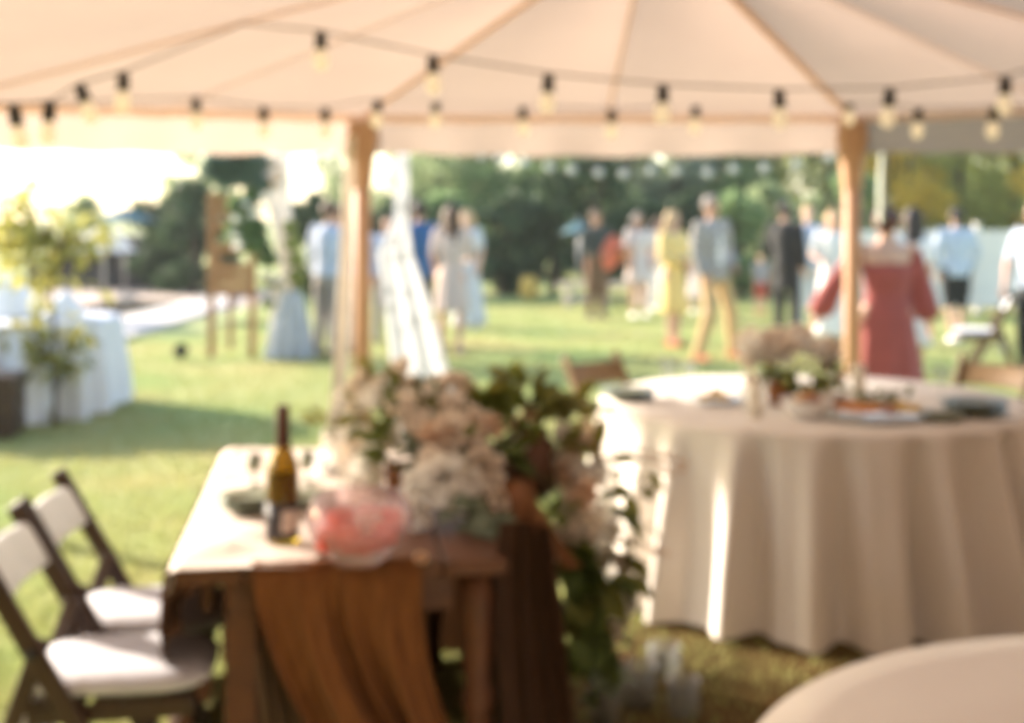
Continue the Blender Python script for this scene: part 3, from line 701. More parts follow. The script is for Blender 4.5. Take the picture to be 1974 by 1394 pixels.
# ------------------------------------------------------------------ folding chairs
def chair(label, loc, rz, cushion=True, wood='dark_wood', group='wooden folding chairs', wid=.37, scale=1):
    t = thing('folding_chair', label, 'chair', loc, rz, group, scale)      # faces local +x; origin on the ground under the seat
    w_ = wid / 2
    for s in (-1, 1):
        mb = MB(); mb.bar((-.235, s * w_, .83), (.225, s * w_, 0), .045, .024, up=(0, 1, 0)); build(mb, 'front_leg', wood, t, smooth=False, bevel=.006)
        mb = MB(); mb.bar((-.085, s * (w_ - .032), .60), (-.29, s * (w_ - .032), 0), .042, .022, up=(0, 1, 0)); build(mb, 'rear_leg', wood, t, smooth=False, bevel=.006)
        mb = MB(); mb.bar((-.12, s * (w_ - .034), .425), (.25, s * (w_ - .034), .435), .04, .022, up=(0, 1, 0)); build(mb, 'seat_rail', wood, t, smooth=False, bevel=.005)
        mb = MB(); mb.cap((-.095, s * (w_ + .016), .58), (-.095, s * (w_ - .02), .58), .014, .014, 8); build(mb, 'pivot', 'black', t)
    for k in range(5):
        mb = MB(); mb.box((-.10 + .078 * k, 0, .452), (.062, wid - .05, .014)); build(mb, 'seat_slat', wood, t, smooth=False, bevel=.003)
    mb = MB(); mb.bar((.15, -w_ + .02, .135), (.15, w_ - .02, .135), .03, .02); build(mb, 'front_stretcher', wood, t, smooth=False, bevel=.004)
    mb = MB(); mb.bar((-.245, -w_ + .045, .14), (-.245, w_ - .045, .14), .03, .02); build(mb, 'rear_stretcher', wood, t, smooth=False, bevel=.004)
    bk = 'back_pad' if cushion else wood
    def fb(z0, z1, th):
        mb = MB(); nx = 8
        for face in (1, -1):
            pass
        def fn(u, v):
            a = 2 * PI * v; y = (u - .5) * (wid - .03); bow = -.02 * math.cos(PI * (u - .5))
            zc, zr = (z0 + z1) / 2, (z1 - z0) / 2
            z = zc + zr * math.copysign(abs(math.sin(a)) ** .5, math.sin(a)); xo = th * math.copysign(abs(math.cos(a)) ** .5, math.cos(a))
            xb = -.235 + (.83 - z) * .554
            return (xb + bow + xo, y, z)
        mb.grid(fn, nx, 16); return mb
    build(fb(.685, .788, .013 if cushion else .011), 'backrest', bk, t)
    if not cushion:
        build(fb(.56, .60, .009), 'back_slat', wood, t)
    else:
        mb = MB()
        def fc(u, v):
            a = 2 * PI * u; k = .5
            cx, cy = math.copysign(abs(math.cos(a)) ** k, math.cos(a)), math.copysign(abs(math.sin(a)) ** k, math.sin(a))
            ph_ = -PI / 2 + PI * v; r = math.cos(ph_) ** .45; puff = math.sin(ph_)
            return (.068 + .215 * r * cx, (.18) * r * cy, .488 + .030 * puff - .010 * math.exp(-((r * 2.2) ** 2)) * (1 if puff > 0 else 0))
        mb.grid(fc, 32, 12, wrap=True); build(mb, 'seat_cushion', 'cushion', t)
        for s in (-1, 1):
            mb = MB(); mb.tube([(-.10, s * .13, .48), (-.125, s * .15, .43), (-.135, s * .16, .34), (-.13, s * .165, .27)], [.006, .012, .008, .004], 6); build(mb, 'cushion_tie', 'cushion', t)
    return t
chair('dark wooden folding chair with white cushion, nearer of the pair at the wooden table', (-.985, 3.07, 0), math.radians(6))
chair('dark wooden folding chair with white cushion, farther of the pair at the wooden table', (-1.03, 3.49, 0), math.radians(5))
chair('brown wooden chair behind the left side of the white round table', (.56, 6.55, 0), math.radians(-48), False, 'mid_wood')
chair('brown wooden chair behind the right side of the white round table', (2.30, 6.45, 0), math.radians(-138), False, 'mid_wood')
chair('wooden folding chair with pale cushion standing on the lawn beside the man in white', ((1900 - 987) / F * 11.9, 11.9, 0), math.radians(165), True, 'mid_wood', wid=.40)
cr = thing('wooden_crate', 'dark red brown wooden crate on the grass against the far left white table', 'crate', (-3.76, 9.05, 0), math.radians(8))
for z in (.06, .19, .32):
    for sy in (-1, 1): mb = MB(); mb.box((0, sy * .19, z + .03), (.62, .016, .11)); build(mb, 'slat', 'dark_wood', cr, smooth=False, bevel=.004)
    for sx in (-1, 1): mb = MB(); mb.box((sx * .302, 0, z + .03), (.016, .36, .11)); build(mb, 'slat', 'dark_wood', cr, smooth=False, bevel=.004)
for sx in (-1, 1):
    for sy in (-1, 1): mb = MB(); mb.box((sx * .28, sy * .168, .21), (.03, .03, .42)); build(mb, 'corner_post', 'dark_wood', cr, smooth=False, bevel=.003)
mb = MB(); mb.box((0, 0, .02), (.59, .36, .02)); build(mb, 'bottom', 'dark_wood', cr, smooth=False)
mb = MB(); mb.box((0, 0, .432), (.64, .41, .02)); build(mb, 'lid', 'dark_wood', cr, smooth=False, bevel=.004)

# ------------------------------------------------------------------ roses, leaves: shared pieces for the flower work
def rose_mesh(name, seed, open_=1.0):
    r_ = random.Random(seed); mb = MB()
    for layer, (n, rad, hgt, tilt) in enumerate(((3, .26, .95, .0), (5, .48, 1.0, .10), (6, .72, .95, .28), (7, .92, .78, .55))):
        for k in range(n):
            a0 = 2 * PI * (k + r_.uniform(-.15, .15)) / n + layer * .5; wd = 2.3 / n * 1.25
            def fn(u, v, a0=a0, wd=wd, rad=rad, hgt=hgt, tilt=tilt, layer=layer):
                a = a0 + (u - .5) * wd * 2 * (.55 + .45 * math.sin(PI * min(1, .25 + v * .75)))
                r = rad * (.25 + .75 * v ** .6) * (1 + .12 * tilt * v * v * open_) + .05 * tilt * max(0, v - .75) * 4
                z = hgt * v - .28 * tilt * v ** 3 - .08 * abs(u - .5) * v + .02 * math.sin(u * 9 + layer)
                return (r * math.cos(a), r * math.sin(a), z - .35)
            mb.grid(fn, 4, 4)
    me = mb.mesh(name); return me
def leaf_mesh(name, w_=.42, curl=.18, seg=5):
    mb = MB()
    def fn(u, v):
        wd = w_ * math.sin(PI * min(1, .06 + .94 * v)) ** .8 * (1 - .35 * v)
        x = (u - .5) * 2 * wd
        return (x, v, -curl * v * v + .25 * abs(x) * .8)
    mb.grid(fn, 4, seg); return mb.mesh(name)
ROSE = {}
for m in ('rose_cream', 'rose_white', 'rose_peach'):
    ROSE[m] = [rose_mesh('rose', 20 + k, 1.0 + .4 * k) for k in range(2)]
    for me in ROSE[m]: me.materials.append(MATS[m])
LEAF = {}
for m in ('leaf_green', 'leaf_olive', 'eucalyptus', 'leaf_yellow'):
    LEAF[m] = [leaf_mesh('leaf', .30 if m != 'eucalyptus' else .46, .16 + .15 * k) for k in range(2)]
    for me in LEAF[m]: me.materials.append(MATS[m])
def rose(par, p, s, m, away=None):
    if away is None: rot = (rnd.uniform(-.5, .5), rnd.uniform(-.5, .5), rnd.uniform(0, 6.28))
    else:
        q = Vector(away).normalized().to_track_quat('Z', 'Y').to_euler(); rot = (q.x + rnd.uniform(-.25, .25), q.y + rnd.uniform(-.25, .25), q.z)
    place(rnd.choice(ROSE[m]), 'rose', None, par, p - par.location, rot, s)
def leaf(par, p, s, m, d):
    q = Vector(d).normalized().to_track_quat('Y', 'Z').to_euler()
    place(rnd.choice(LEAF[m]), 'leaf', None, par, p - par.location, (q.x + rnd.uniform(-.3, .3), q.y + rnd.uniform(-.8, .8), q.z + rnd.uniform(-.3, .3)), s)

# ---- the big arrangement on the wooden table, tumbling over its right side
arr = thing('flower_arrangement', 'large arrangement of cream roses and dark leaves tumbling off the wooden table', 'flowers', T(900, 930, .757))
ctr = Vector((-.12, 3.72, .86))
SP = [  # photo place, distance, size, kind
    (700, 730, 3.85, .045, 'rose_cream'), (735, 745, 3.8, .05, 'rose_cream'), (770, 715, 3.95, .05, 'rose_cream'), (690, 780, 3.8, .042, 'rose_cream'), (680, 830, 3.8, .045, 'rose_white'),
    (775, 790, 3.65, .052, 'rose_cream'), (815, 825, 3.6, .05, 'rose_cream'), (850, 745, 3.8, .052, 'rose_cream'), (880, 735, 3.85, .045, 'rose_cream'), (900, 760, 3.8, .042, 'rose_cream'),
    (895, 860, 3.55, .055, 'rose_cream'), (840, 845, 3.55, .045, 'rose_peach'), (930, 905, 3.5, .055, 'rose_cream'), (945, 825, 3.6, .038, 'rose_peach'), (855, 925, 3.4, .060, 'rose_white'), (815, 940, 3.42, .055, 'rose_white'),
    (880, 965, 3.36, .045, 'rose_white'), (800, 985, 3.30, .05, 'rose_white'), (990, 825, 3.75, .035, 'rose_peach'), (1020, 800, 3.8, .038, 'rose_peach'), (1040, 850, 3.7, .038, 'rose_peach'), (1100, 870, 3.7, .045, 'rose_peach'),
    (1140, 860, 3.7, .04, 'rose_peach'), (1090, 920, 3.6, .048, 'rose_peach'), (1120, 950, 3.5, .05, 'rose_peach'), (1135, 1000, 3.45, .045, 'rose_cream'), (1090, 1000, 3.45, .04, 'rose_cream'), (1110, 905, 3.6, .04, 'rose_white'),
    (1160, 1075, 3.5, .038, 'rose_cream'), (1195, 1085, 3.5, .04, 'rose_cream'), (1150, 1185, 3.5, .045, 'rose_cream'), (1180, 1210, 3.5, .042, 'rose_cream'), (1210, 1170, 3.5, .03, 'rose_white'), (1195, 1270, 3.5, .025, 'rose_peach'),
    (650, 800, 3.9, .035, 'rose_white'), (640, 845, 3.9, .04, 'rose_white'), (725, 860, 3.65, .04, 'rose_white'), (965, 960, 3.4, .03, 'rose_cream'), (1060, 1075, 3.42, .025, 'rose_cream')]
for x, y, Y in ((720, 770, 3.75), (705, 850, 3.7), (790, 745, 3.85), (820, 780, 3.7), (870, 790, 3.65), (760, 850, 3.6), (915, 820, 3.6), (870, 830, 3.55), (690, 740, 3.85), (665, 770, 3.9), (675, 870, 3.75), (700, 900, 3.65), (650, 880, 3.8),
                (835, 890, 3.45), (900, 930, 3.4), (875, 900, 3.44), (1110, 850, 3.7), (1075, 890, 3.62), (1145, 910, 3.6), (1100, 960, 3.5), (1130, 1040, 3.48), (1170, 1020, 3.5), (1090, 1040, 3.44), (1200, 1140, 3.5), (1130, 1160, 3.46), (1165, 1150, 3.46), (1080, 840, 3.72), (1000, 870, 3.6)):
    SP.append((x, y, Y, rnd.uniform(.036, .056), rnd.choice(['rose_cream', 'rose_white', 'rose_white', 'rose_cream'])))
for x, y, Y, s, m in SP:
    p = P(x, y, Y); rose(arr, p, s * 1.14, m, (p - ctr) + Vector((0, -.12, .05)))
LV = [((745, 770), 3.8, 7, 'leaf_olive'), ((750, 830), 3.65, 10, 'leaf_green'), ((800, 760), 3.8, 8, 'leaf_green'), ((850, 800), 3.7, 14, 'leaf_green'), ((900, 810), 3.7, 10, 'leaf_green'), ((950, 780), 3.75, 12, 'leaf_olive'),
      ((990, 730), 3.8, 8, 'leaf_olive'), ((1000, 780), 3.75, 10, 'leaf_green'), ((1060, 800), 3.75, 12, 'leaf_olive'), ((1085, 780), 3.8, 7, 'leaf_olive'), ((760, 880), 3.55, 9, 'leaf_green'), ((800, 880), 3.55, 9, 'eucalyptus'),
      ((725, 910), 3.6, 4, 'leaf_green'), ((870, 890), 3.5, 8, 'leaf_green'), ((970, 870), 3.6, 14, 'leaf_green'), ((1010, 840), 3.65, 8, 'leaf_green'), ((940, 1020), 3.30, 12, 'eucalyptus'), ((925, 990), 3.34, 6, 'eucalyptus'), ((1060, 990), 3.45, 10, 'leaf_green'),
      ((1100, 1060), 3.45, 14, 'leaf_green'), ((1130, 1100), 3.45, 14, 'leaf_green'), ((1150, 1130), 3.45, 14, 'leaf_olive'), ((1190, 1130), 3.48, 12, 'leaf_olive'), ((1120, 1190), 3.45, 12, 'leaf_green'), ((1150, 1250), 3.45, 12, 'leaf_green'),
      ((1100, 1230), 3.42, 9, 'leaf_green'), ((1190, 920), 3.65, 3, 'leaf_olive'), ((1215, 930), 3.65, 3, 'leaf_olive'), ((1165, 970), 3.6, 4, 'leaf_green'), ((1215, 1005), 3.6, 3, 'leaf_olive'), ((1080, 870), 3.65, 8, 'leaf_olive'), ((1125, 880), 3.65, 5, 'leaf_olive'), ((700, 810), 3.75, 6, 'leaf_olive'),
      ((640, 815), 3.9, 4, 'leaf_olive'), ((1030, 760), 3.75, 7, 'leaf_olive'), ((1095, 1110), 3.42, 12, 'leaf_green'), ((1105, 1165), 3.42, 12, 'leaf_olive'), ((1120, 1240), 3.42, 12, 'leaf_green'), ((1180, 1060), 3.5, 8, 'leaf_olive'), ((1170, 1290), 3.5, 6, 'eucalyptus'), ((1140, 1310), 3.45, 6, 'leaf_green')]
for (x, y), Y, n, m in LV:
    for _ in range(int(n * 1.6)):
        p = P(x + rnd.gauss(0, 20), y + rnd.gauss(0, 18), Y + rnd.gauss(0, .03)); d = (p - ctr).normalized() * .7 + Vector((rnd.gauss(0, .5), rnd.gauss(0, .5) - .1, rnd.gauss(.35 if y < 900 else -.25, .4)))
        leaf(arr, p, rnd.uniform(.055, .095), m, d)
mb = MB()
for x, y, Y, s, m in SP[::2]:
    p = P(x, y, Y); q = ctr.lerp(p, .5) + Vector((0, 0, .03)); mb.tube([ctr, q, p], [.004, .0035, .003], 5)
mb.tube([ctr, P(1100, 900, 3.62), P(1120, 1020, 3.5), P(1140, 1150, 3.5), P(1150, 1310, 3.5)], [.008, .007, .006, .005, .003], 6)
build(mb, 'stems', 'stem', arr, world=True)
for pts_ in ([(1150, 880), (1220, 885), (1260, 890), (1300, 905)], [(1170, 1010), (1210, 1040), (1250, 1055), (1275, 1065)], [(1110, 860), (1150, 820), (1165, 790)], [(1190, 860), (1240, 872), (1290, 885)]):
    mb = MB(); mb.tube([P(x, y, 3.62) for x, y in pts_], .004, 5); build(mb, 'grass_sprig', 'rose_peach', arr, world=True)
    for k in range(5):
        x, y = pts_[-1]; rose(arr, P(x + rnd.gauss(0, 14), y + rnd.gauss(0, 7), 3.62), .011, 'rose_peach')
vs = thing('round_vase', 'dark brown round vase nestled among the roses', 'vase', (P(1020, 890, 3.66).x, 3.66, .757))
mb = MB(); mb.rev([(0, 0), (0, .05), (.03, .085), (.085, .10), (.14, .08), (.165, .052), (.185, .058), (.18, .048), (.15, .05), (.10, .02), (.10, 0)], seg=24); build(mb, 'body', 'vase_brown', vs)
mb = MB(); mb.rev([(.178, .050), (.186, .058), (.192, .054), (.184, .047)], seg=24, closed=True); build(mb, 'rim', 'vase_brown', vs)
# rust ribbons
def ribbon(label, pts, Y, wd, m='ribbon'):
    n = len(pts)
    def fn(u, v):
        t = v * (n - 1); i = min(n - 2, int(t)); f = t - i; x = pts[i][0] + (pts[i + 1][0] - pts[i][0]) * f; y = pts[i][1] + (pts[i + 1][1] - pts[i][1]) * f
        c = P(x, y, Y); return (c.x + (u - .5) * wd, Y + .012 * math.sin(v * 9 + u * 2), c.z + (u - .5) * wd * .25)
    tag(base_pivot(build(MB().grid(fn, 5, 30), 'ribbon', m)), label, 'ribbon')
def corner_cloth(u, v):
    y = 1010 + 560 * v; l_ = 962 - 12 * math.sin(PI * min(1, v * 1.4)); r_ = 1050 + 66 * min(1, v * 1.3) ** .8
    Yc = 3.04 + .34 * u; c = P(l_ + (r_ - l_) * u, y, Yc)
    return (c.x + .012 * math.sin(u * 21 + v * 2), Yc + .03 * math.sin(u * 25 + v), max(.02, c.z))
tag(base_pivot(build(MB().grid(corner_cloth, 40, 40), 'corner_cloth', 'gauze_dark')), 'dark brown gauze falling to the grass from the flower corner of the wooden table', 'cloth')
def right_shade_sheet(u, v):  # dark sheet added to stand in for the deep shade below the tabletop
    return tl(TW + .012 + .03 * v + .02 * math.sin(u * 34) * v, .20 + (TL - .2) * u, .735 - .72 * v)
tag(base_pivot(build(MB().grid(right_shade_sheet, 80, 16), 'side_cloth', 'gauze_dark')), 'dark sheet added for the shade under the wooden table, behind the turned leg', 'cloth')
def far_shade_sheet(u, v):  # added sheet: blocks low sun and the bright lawn beyond the table
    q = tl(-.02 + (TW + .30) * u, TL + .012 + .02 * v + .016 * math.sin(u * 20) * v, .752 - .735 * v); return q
tag(base_pivot(build(MB().grid(far_shade_sheet, 40, 16), 'end_shade_sheet', 'gauze_dark')), 'added dark sheet closing off light at the far end of the wooden table', 'cloth')
ribbon('rust brown silk ribbon trailing from the roses past the table corner', [(1005, 930), (1025, 985), (1065, 1045), (1105, 1095)], 3.36, .045)
ribbon('short rust ribbon hanging under the brown vase', [(985, 930), (1000, 960), (1020, 1015), (1015, 1050)], 3.33, .05)

# ------------------------------------------------------------------ things on the wooden table
TZ = .7585
wb = thing('wine_bottle', 'amber glass wine bottle with brown capsule and dark label', 'bottle', T(545, 1045, .7585))
mb = MB(); mb.rev([(0, 0), (0, .036), (.006, .040), (.17, .040), (.20, .034), (.235, .017), (.26, .0145), (.325, .0145), (.325, .011), (.26, .011), (.235, .013), (.20, .030), (.17, .036), (.012, .036), (.012, 0)], seg=24); build(mb, 'glass', 'bottle_glass', wb)
mb = MB(); mb.rev([(.014, 0), (.014, .0355), (.165, .0355), (.165, 0)], seg=20); build(mb, 'wine', 'amber_solid', wb)
mb = MB(); mb.rev([(.232, .0195), (.26, .0165), (.325, .0165), (.331, .014), (.331, 0)], seg=20); build(mb, 'capsule', 'capsule', wb)
mb = MB(); mb.rev([(.012, .0412), (.10, .0412), (.10, .0404), (.012, .0404)], seg=28, closed=True); build(mb, 'label', 'label_dark', wb)
def lab(u, v): a = math.radians(-84 + 74 * u) ; return (.0424 * math.cos(a), .0424 * math.sin(a), .030 + .055 * v)
build(MB().grid(lab, 8, 3), 'label_panel', 'label_pale', wb, solid=.0008)
gb = thing('glass_bowl', 'round glass bowl of pink punch and melon pieces at the table edge', 'bowl', T(693, 1084, .7585), scale=1.14)
mb = MB(); mb.rev([(0, 0), (0, .045), (.01, .055), (.045, .096), (.085, .108), (.115, .100), (.135, .088), (.137, .085), (.114, .096), (.085, .104), (.047, .091), (.014, .05), (.012, 0)], seg=32); build(mb, 'bowl', 'pink_glass', gb)
mb = MB(); mb.rev([(.014, 0), (.016, .05), (.048, .090), (.058, .094), (.058, 0)], seg=28); build(mb, 'punch', 'punch', gb)
for k, (a, r, z, m) in enumerate(((3.9, .075, .055, 'melon'), (4.4, .06, .065, 'melon'), (.5, .06, .08, 'melon'), (1.2, .05, .078, 'punch'), (2.4, .06, .078, 'melon'), (5.6, .07, .07, 'punch'), (0, .02, .08, 'candle'))):
    mb = MB(); mb.box((r * math.cos(a), r * math.sin(a), z), (.045, .04, .035), rz=a * 1.7); build(mb, 'fruit_piece', m, gb, smooth=False, bevel=.006)
def cup(label, p, r, h, m, name='cup', cat='cup'):
    t = thing(name, label, cat, p)
    mb = MB(); mb.rev([(0, 0), (0, r * .72), (h * .1, r * .82), (h * .55, r), (h, r * .95), (h, r * .88), (h * .55, r * .92), (h * .14, r * .74), (h * .12, 0)], seg=24); build(mb, 'cup', m, t)
    mb = MB(); mb.rev([(h * .14, 0), (h * .15, r * .74), (h * .5, r * .90), (h * .5, 0)], seg=20); build(mb, 'candle', 'candle', t)
    mb = MB(); mb.tube([(0, 0, h * .5), (.001, 0, h * .58)], .0012, 5); build(mb, 'wick', 'black', t)
cup('amber glass candle cup in front of the rose leaves', T(770, 962, TZ), .040, .10, 'amber_solid')
def plates(label, p, r, n, m, name='plate', cat='plates'):
    t = thing(name, label, cat, p)
    for k in range(n):
        mb = MB(); z = k * .014; mb.rev([(z, 0), (z, r * .6), (z + .006, r * .72), (z + .016, r), (z + .019, r), (z + .009, r * .70), (z + .004, r * .58), (z + .004, 0)], seg=32); build(mb, 'plate', m, t)
    return t
plates('stack of grey green plates left of the wine bottle', T(478, 985, TZ), .078, 3, 'green_plate')
plates('grey green plate just behind the wine bottle', T(598, 975, TZ), .075, 2, 'green_plate')
plates('white plate at the back of the linen cloth', T(655, 905, TZ), .10, 2, 'porcelain')
def goblet(label, p, s, m, liquid):
    t = thing('goblet', label, 'glass', p)
    mb = MB(); mb.rev([(0, 0), (0, .034 * s), (.004 * s, .032 * s), (.01 * s, .006 * s), (.055 * s, .006 * s), (.066 * s, .022 * s), (.10 * s, .038 * s), (.145 * s, .036 * s), (.145 * s, .033 * s), (.10 * s, .034 * s), (.072 * s, .018 * s), (.066 * s, 0)], seg=24); build(mb, 'goblet', m, t)
    if liquid:
        mb = MB(); mb.rev([(.068 * s, 0), (.074 * s, .018 * s), (.100 * s, .0335 * s), (.100 * s, 0)], seg=18); build(mb, 'drink', liquid, t)
goblet('green glass goblet of brown drink at the back left corner of the wooden table', T(490, 935, TZ), .62, 'green_plate', 'amber_solid')
goblet('green glass goblet of brown drink behind the wine bottle', T(592, 930, TZ), .62, 'green_plate', 'amber_solid')
for lb, x, y, r, h in (('tall white pillar candle left of the amber cup', 718, 945, .030, .13), ('short white pillar candle behind the glass bowl', 690, 985, .035, .09), ('white pillar candle at the far edge of the table', 640, 890, .03, .10), ('thin white candle between the bottle and the roses', 668, 935, .022, .11)):
    t = thing('pillar_candle', lb, 'candle', T(x, y, TZ), group='white pillar candles')
    mb = MB(); mb.rev([(0, 0), (0, r), (h - .004, r), (h, r - .004), (h - .006, r * .6), (h - .008, 0)], seg=20); build(mb, 'wax', 'candle', t)
    mb = MB(); mb.tube([(0, 0, h - .008), (.002, 0, h + .010)], .0012, 5); build(mb, 'wick', 'black', t)
nk = thing('napkin', 'crumpled white napkin beside the amber cup', 'napkin', T(740, 1000, TZ))
def nf(u, v): return ((u - .5) * .15, (v - .5) * .12, .020 + .018 * math.sin(u * 11 + v * 4) * math.sin(v * 9 + 1) + .01 * math.sin(u * 5))
build(MB().grid(nf, 24, 20), 'cloth', 'white_cloth', nk, solid=.003)
bd = thing('single_flower', 'small yellow flower head at the edge of the wooden table', 'flower', T(812, 1090, .752))
mb = MB(); mb.tube([(0, 0, .003), (.03, .02, .008)], .002, 5); build(mb, 'stem', 'stem', bd)
place(ROSE['rose_peach'][0], 'head', None, bd, (0, -.005, .016), (.7, 0, 0), .017)

# ------------------------------------------------------------------ things on the white round table
RZ = .7535
fa = thing('flower_arrangement', 'cream flower centrepiece with dark leaves on the white round table', 'flowers', T(1500, 780, RZ))
c2 = P(1525, 715, 5.55)
for k in range(34):
    x = 1440 + 165 * rnd.random(); y = 650 + 42 * rnd.random() + (0 if x < 1560 else 15); rose(fa, P(x, y, 5.55 + rnd.gauss(0, .06)), rnd.uniform(.048, .068), rnd.choice(['rose_white', 'rose_white', 'rose_cream']), P(x, y, 5.4) - P(1520, 760, 5.6))
for x, y in ((1447, 700), (1452, 735), (1590, 705), (1615, 730), (1440, 680)): rose(fa, P(x, y, 5.5), .042, 'rose_cream', (x - 1520, -60, 40))
for k in range(58):
    x = 1475 + 135 * rnd.random(); y = 705 + 42 * rnd.random(); p = P(x, y, 5.5 + rnd.gauss(0, .05)); leaf(fa, p, rnd.uniform(.06, .10), rnd.choice(['leaf_green', 'leaf_green', 'leaf_olive']), (p - c2) + Vector((rnd.gauss(0, .05), -.05, rnd.gauss(0, .05))))
mb = MB(); mb.rev([(0, 0), (0, .030), (.02, .038), (.07, .046), (.10, .038), (.10, .034), (.07, .04), (.02, .032), (.015, 0)], seg=20); build(mb, 'vase', 'amber_solid', fa)
mb = MB(); b_ = fa.location + Vector((0, 0, .04))
for k in range(12): mb.tube([b_, b_.lerp(P(1460 + 11 * k, 690, 5.55), .55) + Vector((0, 0, .02)), P(1460 + 11 * k, 690, 5.55)], .003, 5)
build(mb, 'stems', 'stem', fa, world=True)
for lb, x, y, h in (('tall clear wine glass left of the centrepiece on the round table', 1290, 762, .17), ('clear wine glass beside the plate of yellow food', 1330, 752, .13), ('clear wine glass right of the platter on the round table', 1815, 772, .15), ('clear short tumbler left of the centrepiece vase', 1440, 790, .10)):
    t = thing('wine_glass', lb, 'glass', T(x, y, RZ), group='glasses on the round table'); s = h / .17
    mb = MB(); mb.rev([(0, 0), (0, .036 * s), (.004, .034 * s), (.01, .006), (.075 * s, .005), (.09 * s, .022 * s), (.125 * s, .04 * s), (.17 * s, .034 * s), (.17 * s, .032 * s), (.125 * s, .0375 * s), (.093 * s, .02 * s), (.088 * s, 0)], seg=22); build(mb, 'glass', 'clear_glass', t)
for lb, x, y, m in (('small white candle in front of the centrepiece', 1455, 805, 'candle'), ('white candle behind the right post on the round table', 1655, 765, 'candle')):
    t = thing('pillar_candle', lb, 'candle', T(x, y, RZ), group='white pillar candles'); h = .14
    mb = MB(); mb.rev([(0, 0), (0, .03), (h - .004, .03), (h, .026), (h - .008, 0)], seg=18); build(mb, 'wax', m, t)
    mb = MB(); mb.tube([(0, 0, h - .008), (.002, 0, h + .010)], .0012, 5); build(mb, 'wick', 'black', t)
plates('stack of grey green plates on the left of the round table', T(1212, 770, RZ), .115, 3, 'green_plate')
plates('stack of grey green plates on the right of the round table', T(1880, 800, RZ), .125, 4, 'green_plate')
plates('grey green side plate at the front right of the round table', T(1815, 812, RZ), .085, 2, 'green_plate')
bw = plates('pale plate heaped with yellow food', T(1378, 775, RZ), .12, 1, 'porcelain', name='food_plate', cat='plate')
for k in range(9):
    mb = MB(); a = k * .7; mb.ell((.055 * math.cos(a) * (k % 3) / 2, .05 * math.sin(a) * (k % 3) / 2, .024 + .012 * (k < 4)), (.024, .020, .014), 8, 5); build(mb, 'food_piece', 'cheese' if k % 3 else 'bread', bw)
bo = thing('serving_bowl', 'pale bowl of brown food beside the centrepiece', 'bowl', T(1556, 805, RZ))
mb = MB(); mb.rev([(0, 0), (0, .05), (.02, .075), (.07, .11), (.075, .11), (.07, .104), (.025, .07), (.008, .04), (.008, 0)], seg=28); build(mb, 'bowl', 'porcelain', bo)
for k in range(12):
    a = k * 2.4; r = .025 * (k % 4); mb = MB(); mb.ell((r * math.cos(a), r * math.sin(a), .066 + .008 * (k % 3)), (.026, .022, .018), 8, 5); build(mb, 'food_piece', 'bread' if k % 2 else 'meat', bo)
pf = plates('white platter of carrots, salad and yellow cheese on the round table', T(1690, 805, RZ), .20, 1, 'porcelain', name='food_platter', cat='platter')
for k in range(40):
    u = rnd.uniform(-1, 1); v = rnd.uniform(-.7, .7)
    x, y = .16 * u, .14 * v; z = .028 + .02 * (1 - v * v)
    m = 'orange' if u < -.1 and v < .2 else ('cheese' if u > .3 else 'meat')
    if v > .0 and -.4 < u < .5: continue
    mb = MB(); mb.ell((x, y, z), (.03, .018, .014), 8, 5); build(mb, 'food_piece', m, pf)
for k in range(26):
    x, y = .02 + rnd.gauss(0, .05), .03 + rnd.gauss(0, .03); p = pf.location + Vector((x, y, .045 + rnd.uniform(0, .04))); leaf(pf, p, .055, 'leaf_green', (rnd.gauss(0, 1), rnd.gauss(0, 1), .4))
nk2 = thing('napkin', 'folded pale napkin on the round table near the right post', 'napkin', T(1600, 770, RZ))
build(MB().grid(nf, 24, 20), 'cloth', 'linen', nk2, solid=.003)
ft = thing('table_foot', 'dark curved metal foot poking out under the round tablecloth', 'furniture foot', (G(1790, 1186).x, G(1790, 1186).y, 0))
mb = MB(); mb.tube([(-.02, 0, .014), (.0, -.005, .03), (.005, -.01, .06), (.03, -.01, .09), (.032, .0, .115), (.015, .03, .12), (0, .10, .12)], [.02, .02, .017, .016, .016, .015, .014], 10); build(mb, 'bent_tube', 'black', ft)
mb = MB(); mb.rev([(0, 0), (0, .028), (.014, .026), (.016, 0)], (-.02, 0, 0), seg=14); build(mb, 'foot_pad', 'black', ft)

# glass candle holders on the grass
for lb, x, y, h, r, cn in (('clear glass cylinder standing on the grass nearest the round table', 1280, 1300, .06, .055, 0), ('clear glass cylinder on the grass right of the flower garland', 1232, 1362, .08, .055, 1), ('clear glass cylinder on the grass at the bottom, right of the others', 1318, 1380, .07, .05, 0), ('glass holder with pale candle on the grass beside the brown gauze', 1165, 1405, .12, .05, 1)):
    t = thing('glass_cylinder', lb, 'candle holder', G(x, y), group='glass candle holders on the grass')
    mb = MB(); mb.rev([(.002, 0), (.002, r), (h * 1.6, r), (h * 1.6, r - .004), (.01, r - .004), (.01, 0)], seg=28); build(mb, 'glass', 'clear_glass', t)
    mb = MB(); mb.rev([(h * 1.6, r - .004), (h * 1.6 + .005, r - .002), (h * 1.6, r)], seg=28); build(mb, 'rim', 'clear_glass', t)
    if cn: mb = MB(); mb.rev([(.012, 0), (.012, r * .65), (h, r * .65), (h, 0)], seg=18); build(mb, 'candle', 'candle', t)

